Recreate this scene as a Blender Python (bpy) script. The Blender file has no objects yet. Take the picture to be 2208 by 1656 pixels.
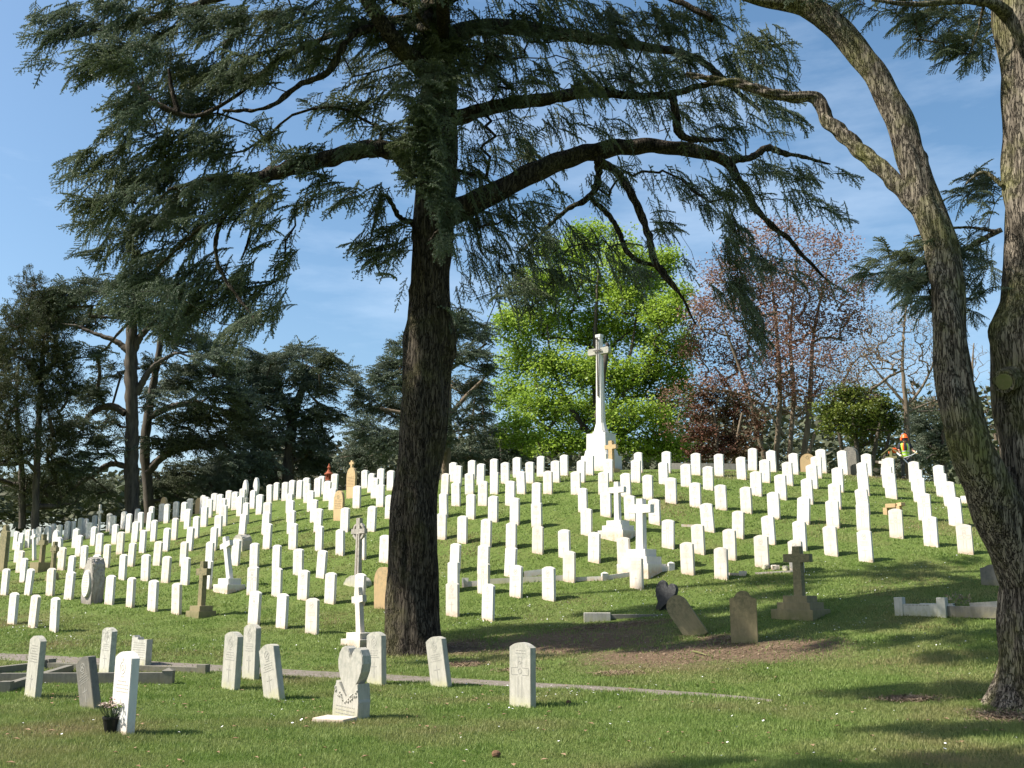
import bpy, bmesh, math, random
import numpy as np
from mathutils import Vector, Matrix, Euler
R = math.radians
rng = np.random.default_rng(7)
random.seed(7)
C = bpy.context.scene.collection
SC = bpy.context.scene

# ------------------------------------------------------------------ camera
F = 2120.0; PITCH = math.atan((1258-828)/F); CAMZ = 1.55
cp, sp = math.cos(PITCH), math.sin(PITCH)
cam = bpy.data.cameras.new('camera'); co = bpy.data.objects.new('camera', cam); C.objects.link(co)
cam.sensor_width = 36; cam.lens = 36*F/2208; cam.clip_end = 2000; cam.clip_start = .05
co.location = (0, 0, CAMZ); co.rotation_euler = (R(90)+PITCH, 0, 0)
SC.camera = co
# ------------------------------------------------------------------ sun, sky, exposure
SUN_EL, SUN_AZ = R(48), R(9)          # azimuth: degrees the sun stands toward the camera side of due left
sd = Vector((-math.cos(SUN_AZ)*math.cos(SUN_EL), -math.sin(SUN_AZ)*math.cos(SUN_EL), math.sin(SUN_EL)))
sl = bpy.data.lights.new('sun', 'SUN'); sl.energy = 5.0; sl.angle = R(.53); sl.color = (1, .95, .87)
so = bpy.data.objects.new('sun', sl); C.objects.link(so)
so.rotation_euler = sd.to_track_quat('Z', 'Y').to_euler(); so.location = (-20, -5, 30)
w = bpy.data.worlds.new('World'); SC.world = w; w.use_nodes = True
nt = w.node_tree; bg = nt.nodes['Background']
sky = nt.nodes.new('ShaderNodeTexSky'); sky.sky_type = 'NISHITA'; sky.sun_disc = False
sky.sun_elevation = SUN_EL; sky.sun_rotation = math.atan2(sd.x, sd.y); sky.air_density = 1.0; sky.dust_density = 1.8; sky.ozone_density = 1.6
tc = nt.nodes.new('ShaderNodeTexCoord'); mp = nt.nodes.new('ShaderNodeMapping')
mp.inputs['Scale'].default_value = (1.2, 1.2, 5.0); mp.inputs['Rotation'].default_value = (0, .35, 0)
nz = nt.nodes.new('ShaderNodeTexNoise'); nz.inputs['Scale'].default_value = 2.2; nz.inputs['Detail'].default_value = 7; nz.inputs['Roughness'].default_value = .6
cr = nt.nodes.new('ShaderNodeValToRGB'); cr.color_ramp.elements[0].position = .48; cr.color_ramp.elements[1].position = .88
cr.color_ramp.elements[1].color = (.36, .36, .36, 1)
mx = nt.nodes.new('ShaderNodeMix'); mx.data_type = 'RGBA'; mx.inputs['B'].default_value = (8.5, 9.6, 11, 1)
nt.links.new(tc.outputs['Generated'], mp.inputs['Vector']); nt.links.new(mp.outputs['Vector'], nz.inputs['Vector'])
nt.links.new(nz.outputs['Fac'], cr.inputs['Fac']); nt.links.new(cr.outputs['Color'], mx.inputs['Factor'])
hs = nt.nodes.new('ShaderNodeHueSaturation'); hs.inputs['Saturation'].default_value = 1.15; hs.inputs['Hue'].default_value = .492; hs.inputs['Value'].default_value = 1.2
nt.links.new(sky.outputs['Color'], hs.inputs['Color']); nt.links.new(hs.outputs['Color'], mx.inputs['A']); nt.links.new(mx.outputs['Result'], bg.inputs['Color'])
bg.inputs['Strength'].default_value = .08
SC.view_settings.view_transform = 'Standard'; SC.view_settings.look = 'None'
SC.view_settings.exposure = 1.0; SC.view_settings.gamma = 1
SC.cycles.max_bounces = 6; SC.cycles.transparent_max_bounces = 4

# ------------------------------------------------------------------ terrain heights (centimetres on a 3 m grid)
GNX,GNY=41,35
GRID="""-1 -1 -1 -1 -1 -1 0 0 0 0 0 0 0 0 0 0 0 0 0 0 0 -1 -1 -2 -2 -3 -3 -3 -3 -3 -2 -2 -2 -2 -2 -2 -2 -2 -1 -1 -1 -1 -1 -1 -1 -1 -1 -1 -1 -1 -1 0 0 0 0 0 0 0 1 1 1 0 -2 -2 -3 -3 -4 -4 -4 -4 -4 -4 -4 -3 -3 -3 -3 -3 -3 -3 -3 -2 -1 -2 -2 -2 -1 -1 -1 -1 -1 -1 -1 -1 -1 -1 -1 -1 0 1 2 2 0 -2 -3 -3 -3 -3 -4 -4 -4 -4 -4 -4 -4 -4 -3 -3 -3 -3 -3 -3 -3 0 0 0 0 0 0 -1 -1 -1 -1 -1 -1 -2 -2 -2 -1 0 2 3 3 0 -2 -1 1 1 2 1 1 1 1 0 0 0 0 0 0 0 0 0 -1 -1 5 5 4 4 3 3 2 2 1 0 -1 -1 -2 -2 -2 -2 -1 1 2 0 -1 1 5 11 14 16 16 16 15 15 13 13 12 12 11 11 10 10 8 8 6 16 15 14 13 12 10 9 7 5 3 2 0 -1 -2 -2 -1 0 0 0 -3 -1 8 21 35 42 46 47 47 45 43 41 39 37 35 34 32 31 29 27 25 23 33 31 29 27 25 22 19 16 13 10 7 5 3 2 2 3 4 4 4 3 9 24 47 71 82 89 91 90 87 84 80 76 72 69 66 63 60 57 54 51 48 54 52 49 46 42 38 34 29 25 20 16 13 11 11 12 15 18 20 21 24 33 53 82 115 132 142 144 143 139 133 127 121 115 110 106 101 97 92 88 83 78 80 76 72 68 64 59 53 47 41 35 30 27 25 26 29 36 44 50 57 68 82 107 140 173 195 205 208 204 197 188 179 171 163 156 150 144 138 131 125 120 114 108 104 99 95 89 83 76 69 61 55 49 46 45 48 55 67 82 98 118 143 170 202 232 258 274 280 278 270 259 247 234 223 213 204 196 189 181 173 166 159 152 140 135 130 124 118 111 103 94 86 79 74 71 72 78 90 109 135 167 206 250 293 328 351 362 365 362 353 339 322 305 289 274 262 251 242 233 224 215 207 199 191 174 168 163 156 149 142 133 124 116 109 104 103 106 117 135 164 203 253 308 362 409 440 456 460 455 443 425 404 381 360 340 323 308 296 285 276 266 256 247 238 230 210 204 198 191 184 176 167 158 150 143 140 140 147 163 190 230 283 344 404 458 499 526 539 540 533 514 488 460 433 408 385 366 349 336 325 315 304 294 284 276 268 246 240 234 227 220 212 204 195 188 182 180 183 194 216 253 305 367 431 489 535 568 588 597 597 587 564 534 504 474 446 422 402 384 370 358 348 337 327 318 310 302 283 277 271 265 258 250 242 235 228 224 223 229 244 274 321 382 447 507 554 589 613 627 631 627 614 591 563 532 502 475 450 429 412 397 385 375 365 356 348 341 334 318 313 307 302 295 289 282 275 270 267 268 276 295 332 388 449 506 554 591 617 635 644 645 638 624 602 576 547 519 492 469 449 432 418 407 397 389 381 374 368 361 351 347 342 337 332 326 320 315 311 310 313 324 347 388 438 488 534 572 602 623 637 643 642 635 620 600 576 550 524 500 479 461 445 433 423 415 407 401 395 390 385 381 377 373 369 365 361 356 352 350 350 354 366 389 423 463 503 539 570 595 613 624 629 628 620 607 589 568 545 522 501 482 466 453 442 434 427 421 417 412 408 405 406 403 400 397 394 391 388 385 384 384 389 399 417 443 472 502 531 556 576 592 602 607 606 600 588 572 553 533 513 495 479 465 455 446 440 435 431 428 425 422 420 424 422 420 419 417 415 413 411 411 411 415 422 434 452 472 493 514 534 552 566 576 582 582 577 566 553 536 518 501 485 472 461 453 446 442 439 436 434 433 431 430 435 434 433 432 431 430 429 428 428 428 431 435 442 453 466 481 496 513 528 542 552 558 559 556 547 535 519 504 488 475 463 455 448 444 441 439 438 437 436 436 435 437 436 436 435 435 435 434 434 434 434 435 438 443 450 459 471 483 498 512 525 535 542 544 541 533 522 508 493 479 466 456 448 443 439 437 436 435 435 435 435 435 433 433 433 433 432 432 432 432 432 432 433 435 438 444 451 461 473 487 500 514 524 531 534 531 523 512 499 484 471 459 449 441 436 433 431 430 430 430 430 430 430 426 426 426 426 426 427 426 426 426 427 427 429 432 437 444 453 465 478 492 505 516 523 526 523 516 505 492 478 464 452 442 435 430 427 425 424 424 424 424 424 424 419 419 419 420 420 420 420 420 420 420 421 422 425 430 437 447 458 471 485 498 509 517 519 517 510 499 486 472 458 446 436 429 424 420 418 418 417 417 417 417 417 412 412 412 412 412 412 412 412 412 413 414 415 419 424 431 440 452 466 480 493 504 511 514 511 504 493 480 466 452 440 430 423 417 414 412 411 411 411 411 411 411 405 405 405 405 405 405 405 405 405 406 407 409 412 417 424 434 446 460 474 488 499 506 509 506 499 488 475 460 447 434 424 417 411 408 406 405 404 404 404 404 404 398 398 398 398 398 398 398 398 398 399 400 402 406 411 419 429 441 455 469 482 493 500 503 500 493 482 469 455 441 429 419 411 405 402 400 398 398 398 398 398 398 392 392 392 392 392 392 392 392 392 392 394 396 400 405 413 423 435 449 463 476 487 494 497 494 487 476 463 449 435 423 413 405 400 396 394 392 392 392 392 392 392 386 386 386 386 386 386 386 386 386 386 388 390 393 399 407 417 429 443 457 470 481 489 491 489 482 471 457 443 429 417 407 399 394 390 388 386 386 386 386 386 386 380 380 380 380 380 380 380 380 380 380 382 384 387 393 401 411 423 437 451 465 476 483 486 483 476 465 451 437 423 411 401 393 387 384 382 380 380 380 380 380 380 374 374 374 374 374 374 374 374 374 374 376 378 382 387 395 405 417 431 445 459 470 477 479 477 470 459 445 431 417 405 395 387 382 378 376 374 374 374 374 374 374 368 368 368 368 368 368 368 368 368 368 370 372 376 381 389 399 411 425 439 453 464 471 473 471 464 453 439 425 411 399 389 381 376 372 370 368 368 368 368 368 368 362 362 362 362 362 362 362 362 362 362 364 366 369 375 383 393 405 419 433 447 458 465 468 465 458 447 433 419 405 393 383 375 369 366 364 362 362 362 362 362 362 356 356 356 356 356 356 356 356 356 357 358 360 363 368 376 386 398 412 427 441 453 460 463 460 453 441 427 412 398 386 376 368 363 360 358 357 356 356 356 356 356"""
STONES="""-21.99,43.15,0.8,w,12,1152 -20.18,39.8,0.8,w,17,1167 -22.08,44.26,0.79,w,34,1146 -21.31,43.12,0.78,w,44,1149 -21.56,44.31,0.81,w,61,1141 -21.51,45.19,0.8,w,86,1136 -21.12,45.19,0.79,r,103,1133 -21.03,45.53,0.82,w,115,1129 -19.15,41.78,0.8,r,123,1142 -20.18,44.3,0.8,w,130,1131 -17.65,38.82,0.8,r,130,1157 -20.3,45.27,0.86,w,144,1123 -20.06,45.27,0.8,w,156,1124 -18.02,41.05,0.78,w,163,1140 -16.65,38.28,0.8,w,170,1153 -18.63,43.75,0.7,w,193,1127 -17.14,40.72,0.77,w,202,1135 -15.64,37.75,0.81,w,215,1149 -19.38,39.1,0.8,w,39,1168 -17.74,36.03,0.78,c,44,1187 -16.32,33.46,0.8,w,52,1203 -15.91,35.3,0.8,c,134,1180 -14.97,34.95,0.8,w,182,1176 -14.45,32.8,0.79,w,154,1197 -13.41,32.27,0.8,w,210,1195 -13.97,34.42,0.8,c,231,1173 -15.64,30.97,0.8,w,12,1226 -14.71,30.55,0.79,w,63,1226 -13.8,30.04,0.81,c,111,1225 -12.8,29.04,0.79,w,150,1232 -12.45,25.18,0.77,w,29,1277 -11.58,24.45,0.78,c,74,1283 -10.75,23.77,0.79,w,119,1288 -20.44,47.03,0.8,w,174,1116 -19.56,45.5,0.8,w,184,1118 -19.83,47.07,0.8,w,205,1111 -18.57,45.7,0.81,w,236,1107 -17.6,43.73,0.8,w,245,1112 -15.92,39.87,0.79,w,249,1130 -17.68,45.11,0.81,w,267,1102 -16.53,42.77,0.83,w,278,1107 -14.93,39.36,0.81,w,292,1124 -17.19,45.38,0.8,w,297,1097 -15.94,42.58,0.8,w,306,1104 -15.97,43.84,0.85,w,326,1092 -15.34,41.92,0.8,w,322,1103 -13.91,38.58,0.82,w,332,1121 -14.55,37,0.82,c,260,1146 -13.47,36.32,0.83,w,309,1143 -12.92,33.9,0.8,c,284,1170 -12.39,35.68,0.84,w,359,1138 -11.85,33.35,0.8,c,340,1167 -12.28,31.59,0.8,w,266,1195 -11.32,30.95,0.81,w,316,1195 -10.47,30.3,0.79,c,359,1199 -11.08,27.71,0.79,w,238,1240 -10.26,27.08,0.79,c,283,1245 -9.4,26.37,0.8,w,331,1250 -16,45.23,0.8,w,351,1086 -15.18,43.53,0.84,w,360,1087 -15.18,44.7,0.79,w,380,1081 -14.18,42.75,0.83,w,397,1082 -14.55,44.6,0.81,w,409,1075 -13.1,39.99,0.8,w,405,1097 -11.85,37.26,0.82,w,423,1113 -11.33,34.99,0.83,w,410,1136 -12.85,37.84,0.83,c,377,1117 -10.67,32.47,0.79,c,398,1167 -9.68,29.69,0.8,w,402,1201 -13.95,44.54,0.84,w,436,1068 -13.51,43.56,0.8,w,445,1071 -12.3,39.61,0.81,w,442,1091 -12.84,41.97,0.8,w,453,1075 -13.69,45.35,0.82,w,463,1063 -12.66,42.79,0.84,w,474,1066 -11.27,38.72,0.82,w,483,1089 -10.84,36.63,0.8,w,472,1110 -12.99,45.19,0.83,w,491,1057 -12.1,43.12,0.79,w,507,1060 -12.03,41.1,0.79,w,480,1074 -11.13,40.42,0.81,w,518,1070 -12.27,44.85,0.8,w,521,1053 -10.23,38.06,0.82,w,531,1084 -11.02,41.97,0.78,w,546,1057 -10.16,39.75,0.8,w,560,1066 -9.22,37.32,0.78,w,577,1082 -8.73,35.18,0.79,w,574,1104 -10.67,43.44,0.79,w,582,1045 -10.7,44.75,0.81,w,597,1040 -9.87,42.86,0.8,w,615,1040 -9.81,43.82,0.81,w,628,1035 -8.66,38.49,0.76,w,625,1064 -8.19,36.57,0.8,w,627,1079 -7.68,34.51,0.81,w,628,1100 -9.12,42.3,0.8,w,646,1035 -8.99,42.95,0.83,w,659,1030 -8.36,40.27,0.79,w,663,1042 -7.7,37.79,0.81,w,671,1058 -7.13,35.62,0.82,w,677,1077 -6.63,33.88,0.82,w,686,1096 -8.22,41.66,0.81,w,685,1030 -8.31,42.89,0.8,w,694,1026 -6.1,31.52,0.79,w,689,1134 -7.09,32.24,0.84,w,633,1128 -8.1,32.92,0.84,w,577,1128 -9.71,35.76,0.8,w,523,1108 -10.25,34.2,0.81,w,462,1136 -9.64,31.83,0.78,w,453,1167 -7.93,30.75,0.76,w,549,1170 -7.08,30.07,0.76,w,598,1175 -8.71,31.44,0.81,w,508,1162 -6.24,29.24,0.76,w,644,1183 -5.47,28.68,0.78,w,693,1186 -7.47,39.77,0.8,w,705,1037 -7.89,43.67,0.8,w,722,1021 -6.78,37.28,0.82,w,717,1052 -5.77,36.71,0.83,w,770,1047 -5.61,33.29,0.81,w,744,1094 -5.29,30.72,0.79,w,734,1141 -4.64,32.73,0.83,w,801,1091 -6.39,42.72,0.79,w,787,1013 -5.75,40.01,0.78,w,800,1020 -5.31,38.13,0.79,w,808,1030 -4.82,36.12,0.82,w,820,1044 -5.57,41.67,0.8,w,822,1010 -4.9,39.69,0.8,w,843,1014 -4.21,33.94,0.81,w,840,1067 -3.75,29.34,0.8,w,829,1154 -4.52,29.98,0.78,w,780,1149 -7.12,27.56,0.79,w,546,1220 -6.36,27.19,0.77,w,598,1224 -5.53,26.63,0.78,w,654,1229 -4.71,26.06,0.79,w,713,1234 -3.9,25.72,0.79,w,775,1237 -6.16,24.12,0.79,w,549,1274 -5.38,23.63,0.79,w,608,1279 -4.51,22.84,0.79,c,674,1289 -8.57,25.77,0.79,c,382,1256 -8.76,28.86,0.8,w,449,1208 -2.39,39.86,0.78,w,977,997 -2.09,37.84,0.81,w,987,1004 -2.46,36.14,0.82,c,960,1021 -1.93,34.13,0.82,w,984,1039 -1.63,39.92,0.78,w,1018,992 -1.53,35.69,0.78,w,1013,1020 -1.19,37.45,0.82,w,1037,1000 -0.99,33.58,0.84,w,1041,1036 -0.71,38.83,0.82,w,1066,989 -0.63,35.13,0.8,w,1066,1017 -0.25,37.09,0.81,w,1090,996 0.2,38.73,0.8,w,1115,986 0.34,34.57,0.79,w,1125,1016 -0.06,33.07,0.83,w,1100,1037 0.67,36.53,0.8,w,1143,996 1.12,38.36,0.8,w,1166,983 1.25,34.08,0.8,c,1182,1015 1.61,36.19,0.8,w,1198,993 2.03,38.02,0.81,w,1217,981 -2.26,32.87,0.81,w,958,1063 -1.34,32.23,0.8,w,1016,1065 -0.6,31.6,0.82,w,1063,1069 0.09,31.06,0.83,w,1110,1073 0.81,32.57,0.79,w,1157,1040 0.77,30.51,0.78,w,1158,1082 0.74,28.52,0.78,c,1160,1134 -2.18,30.71,0.8,w,952,1106 -1.5,30.07,0.82,w,998,1112 -0.77,29.48,0.82,w,1048,1118 -0.02,29.1,0.75,w,1103,1126 1.48,28,0.79,w,1218,1141 -1.59,27.87,0.79,w,981,1171 -0.79,27.49,0.8,w,1042,1174 -0.05,27.1,0.8,w,1100,1179 -1.53,26.35,0.78,w,978,1210 -0.73,25.94,0.79,c,1043,1213 0.1,25.45,0.8,w,1113,1218 0.92,24.99,0.82,w,1184,1222 -1.42,24.17,0.8,c,977,1255 -0.56,23.6,0.84,w,1053,1259 1.5,26.24,0.8,c,1227,1188 2.51,35.72,0.8,w,1253,992 2.97,37.57,0.78,w,1271,981 2.18,33.57,0.79,w,1242,1016 3.48,35.46,0.82,w,1312,990 3.09,33.2,0.78,w,1302,1017 3.79,32.69,0.8,w,1350,1020 4.41,34.95,0.82,w,1371,991 4.86,37.56,0.8,w,1377,975 4.45,32.23,0.81,w,1397,1024 5.31,34.37,0.78,w,1431,996 5.86,37.2,0.83,w,1436,973 5.11,31.67,0.82,w,1447,1030 5.99,33.8,0.79,w,1479,1000 2.26,31.39,0.78,w,1258,1052 2.21,29.4,0.79,w,1264,1096 2.93,30.81,0.77,w,1306,1060 3.62,30.26,0.76,w,1359,1068 4.29,29.75,0.75,w,1412,1076 4.38,27.92,0.79,w,1440,1120 2.26,27.47,0.82,w,1281,1147 3.02,26.87,0.8,c,1345,1158 3.14,25.23,0.78,c,1373,1200 6.82,36.33,0.82,w,1501,977 7.6,35.95,0.82,w,1551,979 8.23,35.14,0.81,w,1599,985 9.5,38.68,0.89,w,1624,966 8.88,34.48,0.81,w,1649,991 10.03,37.83,0.84,w,1665,971 6.63,33.2,0.8,w,1527,1005 5.78,31.08,0.78,w,1499,1040 6.51,30.7,0.78,w,1555,1045 7.19,30.28,0.8,c,1609,1049 8,32.24,0.8,w,1630,1016 5.71,28.85,0.82,w,1527,1085 6.42,28.21,0.76,c,1590,1101 5.12,27.31,0.8,c,1506,1130 4.55,25.86,0.82,c,1482,1169 5.27,25.21,0.79,c,1554,1180 5.82,26.63,0.81,c,1573,1141 6.46,25.79,0.82,c,1642,1154 7.13,27.55,0.78,w,1658,1112 10.58,36.77,0.81,w,1712,977 9.54,33.94,0.81,w,1699,996 8.67,31.75,0.8,w,1683,1023 7.85,29.63,0.79,w,1668,1061 12.16,38.47,0.95,w,1769,963 11.1,35.76,0.8,w,1760,984 10.22,33.45,0.81,w,1751,1002 9.35,31.19,0.79,w,1740,1032 8.55,29.06,0.78,w,1731,1071 12.93,38.25,0.95,w,1816,970 10.91,32.91,0.81,w,1806,1008 10,30.56,0.78,w,1799,1042 13.76,38.03,0.89,w,1866,978 12.25,34.27,0.81,w,1860,997 11.61,32.46,0.78,w,1862,1016 10.65,29.93,0.76,w,1861,1053 9.96,28.1,0.8,w,1861,1084 14.32,37.21,0.81,w,1919,987 12.94,33.83,0.78,w,1914,1005 12.33,32.01,0.82,w,1921,1020 10.58,27.32,0.8,c,1932,1097 7.78,26.86,0.78,w,1724,1123 7.16,25.12,0.8,c,1717,1164 9.27,28.61,0.78,w,1795,1078 8.38,26.15,0.78,c,1791,1134 9.01,25.39,0.79,w,1866,1143 14.73,35.96,0.79,w,1971,995 13.69,33.28,0.79,w,1976,1011 13.01,31.46,0.81,w,1982,1029 12.11,29.01,0.81,w,1993,1063 15.26,35.07,0.78,w,2025,1003 14.21,32.51,0.8,w,2031,1020 13.72,30.87,0.8,w,2049,1038 12.7,28.34,0.83,w,2060,1072 14.23,30.01,0.82,w,2112,1049 11.1,26.34,0.79,w,2006,1113 11.58,25.43,0.75,c,2080,1130 13.21,27.43,0.81,w,2132,1088"""

G = np.array([int(v) for v in GRID.split()], float).reshape(GNY, GNX)/100
GX0, GY0, GS = -60, 0, 3
def Zt(X, Y):
    X = np.atleast_1d(np.asarray(X, float)); Y = np.atleast_1d(np.asarray(Y, float))
    u = np.clip((X-GX0)/GS, 0, GNX-1.001); v = np.clip((Y-GY0)/GS, 0, GNY-1.001)
    i = u.astype(int); j = v.astype(int); a = u-i; b = v-j
    def cub(t): return [-.5*t+t*t-.5*t**3, 1-2.5*t*t+1.5*t**3, .5*t+2*t*t-1.5*t**3, -.5*t*t+.5*t**3]
    A, B = cub(a), cub(b); z = 0
    for m in range(4):
        for n in range(4):
            z = z + A[m]*B[n]*G[np.clip(j+n-1, 0, GNY-1), np.clip(i+m-1, 0, GNX-1)]
    return z
def Z(X, Y): return float(Zt(X, Y)[0])
def pray(x, y):
    a = (x-1104)/F; b = (828-y)/F
    return Vector((a, cp-b*sp, sp+b*cp))
def px3(x, y, Y):
    """the point of the place that stands at distance Y along the view where pixel (x, y) looks"""
    r = pray(x, y); return Vector((0, 0, CAMZ)) + r*(Y/r.y)
_T = np.arange(5, 90, .1)
def at(x, y):
    r = pray(x, y)
    d = CAMZ+_T*r.z - Zt(_T*r.x, _T*r.y)
    k = np.where(d <= 0)[0]
    t = _T[k[0]] if len(k) else _T[np.argmin(np.where(_T > 25, d, 99))]
    if len(k) and k[0] > 0: t = _T[k[0]-1] + .1*d[k[0]-1]/(d[k[0]-1]-d[k[0]])
    P = Vector((t*r.x, t*r.y, 0)); P.z = Z(P.x, P.y); return P
def mpp(P): return (P.y*cp+(P.z-CAMZ)*sp)/F          # metres per photo pixel at P

# ------------------------------------------------------------------ materials
def mat(name, c1, c2=None, scale=8, rough=.85, bump=0, bscale=60, c3=None, detail=6, trans=None, spec=.3, stretch=None, ramp=(.35, .65), coord='Object'):
    m = bpy.data.materials.new(name); m.use_nodes = True
    t = m.node_tree; b = t.nodes['Principled BSDF']
    b.inputs['Roughness'].default_value = rough; b.inputs['Specular IOR Level'].default_value = spec
    b.inputs['Base Color'].default_value = (*c1, 1)
    tcn = t.nodes.new('ShaderNodeTexCoord'); mpn = t.nodes.new('ShaderNodeMapping')
    if stretch: mpn.inputs['Scale'].default_value = stretch
    t.links.new(tcn.outputs[coord], mpn.inputs['Vector'])
    if c2:
        n = t.nodes.new('ShaderNodeTexNoise'); n.inputs['Scale'].default_value = scale; n.inputs['Detail'].default_value = detail; n.inputs['Roughness'].default_value = .65
        r = t.nodes.new('ShaderNodeValToRGB'); e = r.color_ramp.elements
        e[0].position, e[1].position = ramp; e[0].color = (*c1, 1); e[1].color = (*c2, 1)
        t.links.new(mpn.outputs['Vector'], n.inputs['Vector']); t.links.new(n.outputs['Fac'], r.inputs['Fac'])
        out = r.outputs['Color']
        if c3:
            n2 = t.nodes.new('ShaderNodeTexNoise'); n2.inputs['Scale'].default_value = scale*.37; n2.inputs['Detail'].default_value = detail
            r2 = t.nodes.new('ShaderNodeValToRGB'); r2.color_ramp.elements[0].position = .48; r2.color_ramp.elements[1].position = .68
            k = t.nodes.new('ShaderNodeMix'); k.data_type = 'RGBA'; k.inputs['B'].default_value = (*c3, 1)
            t.links.new(mpn.outputs['Vector'], n2.inputs['Vector']); t.links.new(n2.outputs['Fac'], r2.inputs['Fac'])
            t.links.new(r2.outputs['Color'], k.inputs['Factor']); t.links.new(out, k.inputs['A']); out = k.outputs['Result']
        t.links.new(out, b.inputs['Base Color'])
        if trans:
            tr = t.nodes.new('ShaderNodeBsdfTranslucent'); ms = t.nodes.new('ShaderNodeMixShader'); ms.inputs['Fac'].default_value = trans
            t.links.new(out, tr.inputs['Color']); t.links.new(b.outputs['BSDF'], ms.inputs[1]); t.links.new(tr.outputs['BSDF'], ms.inputs[2])
            t.links.new(ms.outputs['Shader'], t.nodes['Material Output'].inputs['Surface'])
    if bump:
        n = t.nodes.new('ShaderNodeTexNoise'); n.inputs['Scale'].default_value = bscale; n.inputs['Detail'].default_value = 5
        bp = t.nodes.new('ShaderNodeBump'); bp.inputs['Strength'].default_value = 1; bp.inputs['Distance'].default_value = bump
        t.links.new(mpn.outputs['Vector'], n.inputs['Vector']); t.links.new(n.outputs['Fac'], bp.inputs['Height']); t.links.new(bp.outputs['Normal'], b.inputs['Normal'])
    return m

def stone_mat(name, base, stain, foot, lich=None, la=0.):
    """carved stone: fine grain, streaks running down it, a rusty foot where mower and soil touch it, lichen on top"""
    m = bpy.data.materials.new(name); m.use_nodes = True; t = m.node_tree; b = t.nodes['Principled BSDF']
    b.inputs['Roughness'].default_value = .8; b.inputs['Specular IOR Level'].default_value = .2
    tcn = t.nodes.new('ShaderNodeTexCoord'); oi = t.nodes.new('ShaderNodeObjectInfo')
    add = t.nodes.new('ShaderNodeVectorMath'); add.operation = 'ADD'
    sc_ = t.nodes.new('ShaderNodeVectorMath'); sc_.operation = 'SCALE'; sc_.inputs['Scale'].default_value = 1
    cmb = t.nodes.new('ShaderNodeCombineXYZ'); mr = t.nodes.new('ShaderNodeMath'); mr.operation = 'MULTIPLY'; mr.inputs[1].default_value = 40
    t.links.new(oi.outputs['Random'], mr.inputs[0]); t.links.new(mr.outputs[0], cmb.inputs['X']); t.links.new(mr.outputs[0], cmb.inputs['Y'])
    t.links.new(tcn.outputs['Object'], add.inputs[0]); t.links.new(cmb.outputs[0], add.inputs[1])
    def noise(scale, st=None, det=5):
        mpn = t.nodes.new('ShaderNodeMapping')
        if st: mpn.inputs['Scale'].default_value = st
        n = t.nodes.new('ShaderNodeTexNoise'); n.inputs['Scale'].default_value = scale; n.inputs['Detail'].default_value = det; n.inputs['Roughness'].default_value = .7
        t.links.new(add.outputs[0], mpn.inputs['Vector']); t.links.new(mpn.outputs['Vector'], n.inputs['Vector']); return n.outputs['Fac']
    def ramp(f, a, c):
        r = t.nodes.new('ShaderNodeMapRange'); r.inputs[1].default_value = a; r.inputs[2].default_value = c; t.links.new(f, r.inputs[0]); return r.outputs[0]
    def mixc(fac, A, B):
        k = t.nodes.new('ShaderNodeMix'); k.data_type = 'RGBA'
        t.links.new(fac, k.inputs['Factor'])
        if isinstance(A, tuple): k.inputs['A'].default_value = (*A, 1)
        else: t.links.new(A, k.inputs['A'])
        k.inputs['B'].default_value = (*B, 1); return k.outputs['Result']
    def mul(a, c):
        k = t.nodes.new('ShaderNodeMath'); k.operation = 'MULTIPLY'; k.use_clamp = True
        t.links.new(a, k.inputs[0])
        if isinstance(c, (int, float)): k.inputs[1].default_value = c
        else: t.links.new(c, k.inputs[1])
        return k.outputs[0]
    col = mixc(ramp(noise(7, (3, 3, .6)), .42, .75), base, stain)
    sep = t.nodes.new('ShaderNodeSeparateXYZ'); t.links.new(tcn.outputs['Object'], sep.inputs[0])
    ft = ramp(sep.outputs['Z'], .16, 0.)
    col = mixc(mul(mul(ft, ramp(noise(9), .3, .6)), .8), col, foot)
    if lich:
        lf = ramp(noise(16, None, 8), .5-.12*la, .62)
        tp = ramp(sep.outputs['Z'], .2, .8)
        col = mixc(mul(mul(lf, tp), .9), col, lich)
        col = mixc(mul(ramp(noise(5), .52, .66), .5*la), col, lich)
    t.links.new(col, b.inputs['Base Color'])
    bp = t.nodes.new('ShaderNodeBump'); bp.inputs['Distance'].default_value = .003; bp.inputs['Strength'].default_value = .7
    t.links.new(noise(90), bp.inputs['Height']); t.links.new(bp.outputs['Normal'], b.inputs['Normal'])
    return m

M = {}
M['white'] = stone_mat('portland_stone', (.62, .60, .56), (.54, .515, .465), (.50, .34, .20))
M['cream'] = stone_mat('cream_limestone', (.61, .565, .49), (.53, .475, .40), (.40, .27, .16))
M['grey'] = stone_mat('weathered_stone', (.50, .48, .42), (.36, .35, .29), (.34, .33, .16), (.17, .17, .14), .6)
M['palegrey'] = stone_mat('pale_weathered_stone', (.43, .405, .345), (.29, .275, .225), (.42, .40, .20), (.26, .26, .22), .4)
M['darkgrey'] = stone_mat('dark_weathered_stone', (.19, .175, .145), (.12, .115, .095), (.2, .18, .1), (.09, .09, .08), .8)
M['brown'] = stone_mat('brown_sandstone', (.26, .215, .12), (.19, .16, .085), (.16, .15, .06), (.11, .11, .06), .6)
M['tan'] = stone_mat('tan_sandstone', (.52, .36, .19), (.44, .31, .17), (.36, .26, .14), (.3, .25, .14), .2)
M['granite'] = stone_mat('rough_granite', (.30, .27, .24), (.15, .13, .12), (.2, .17, .13), (.42, .39, .33), .8)
M['black'] = stone_mat('blackened_stone', (.045, .045, .045), (.025, .025, .025), (.05, .05, .03), (.14, .14, .13), .3)
M['cut_white'] = mat('carved_line_pale', (.46, .40, .34))
M['cut_grey'] = mat('carved_line_grey', (.30, .285, .25))
M['cut_brown'] = mat('carved_line_brown', (.12, .10, .06))
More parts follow.
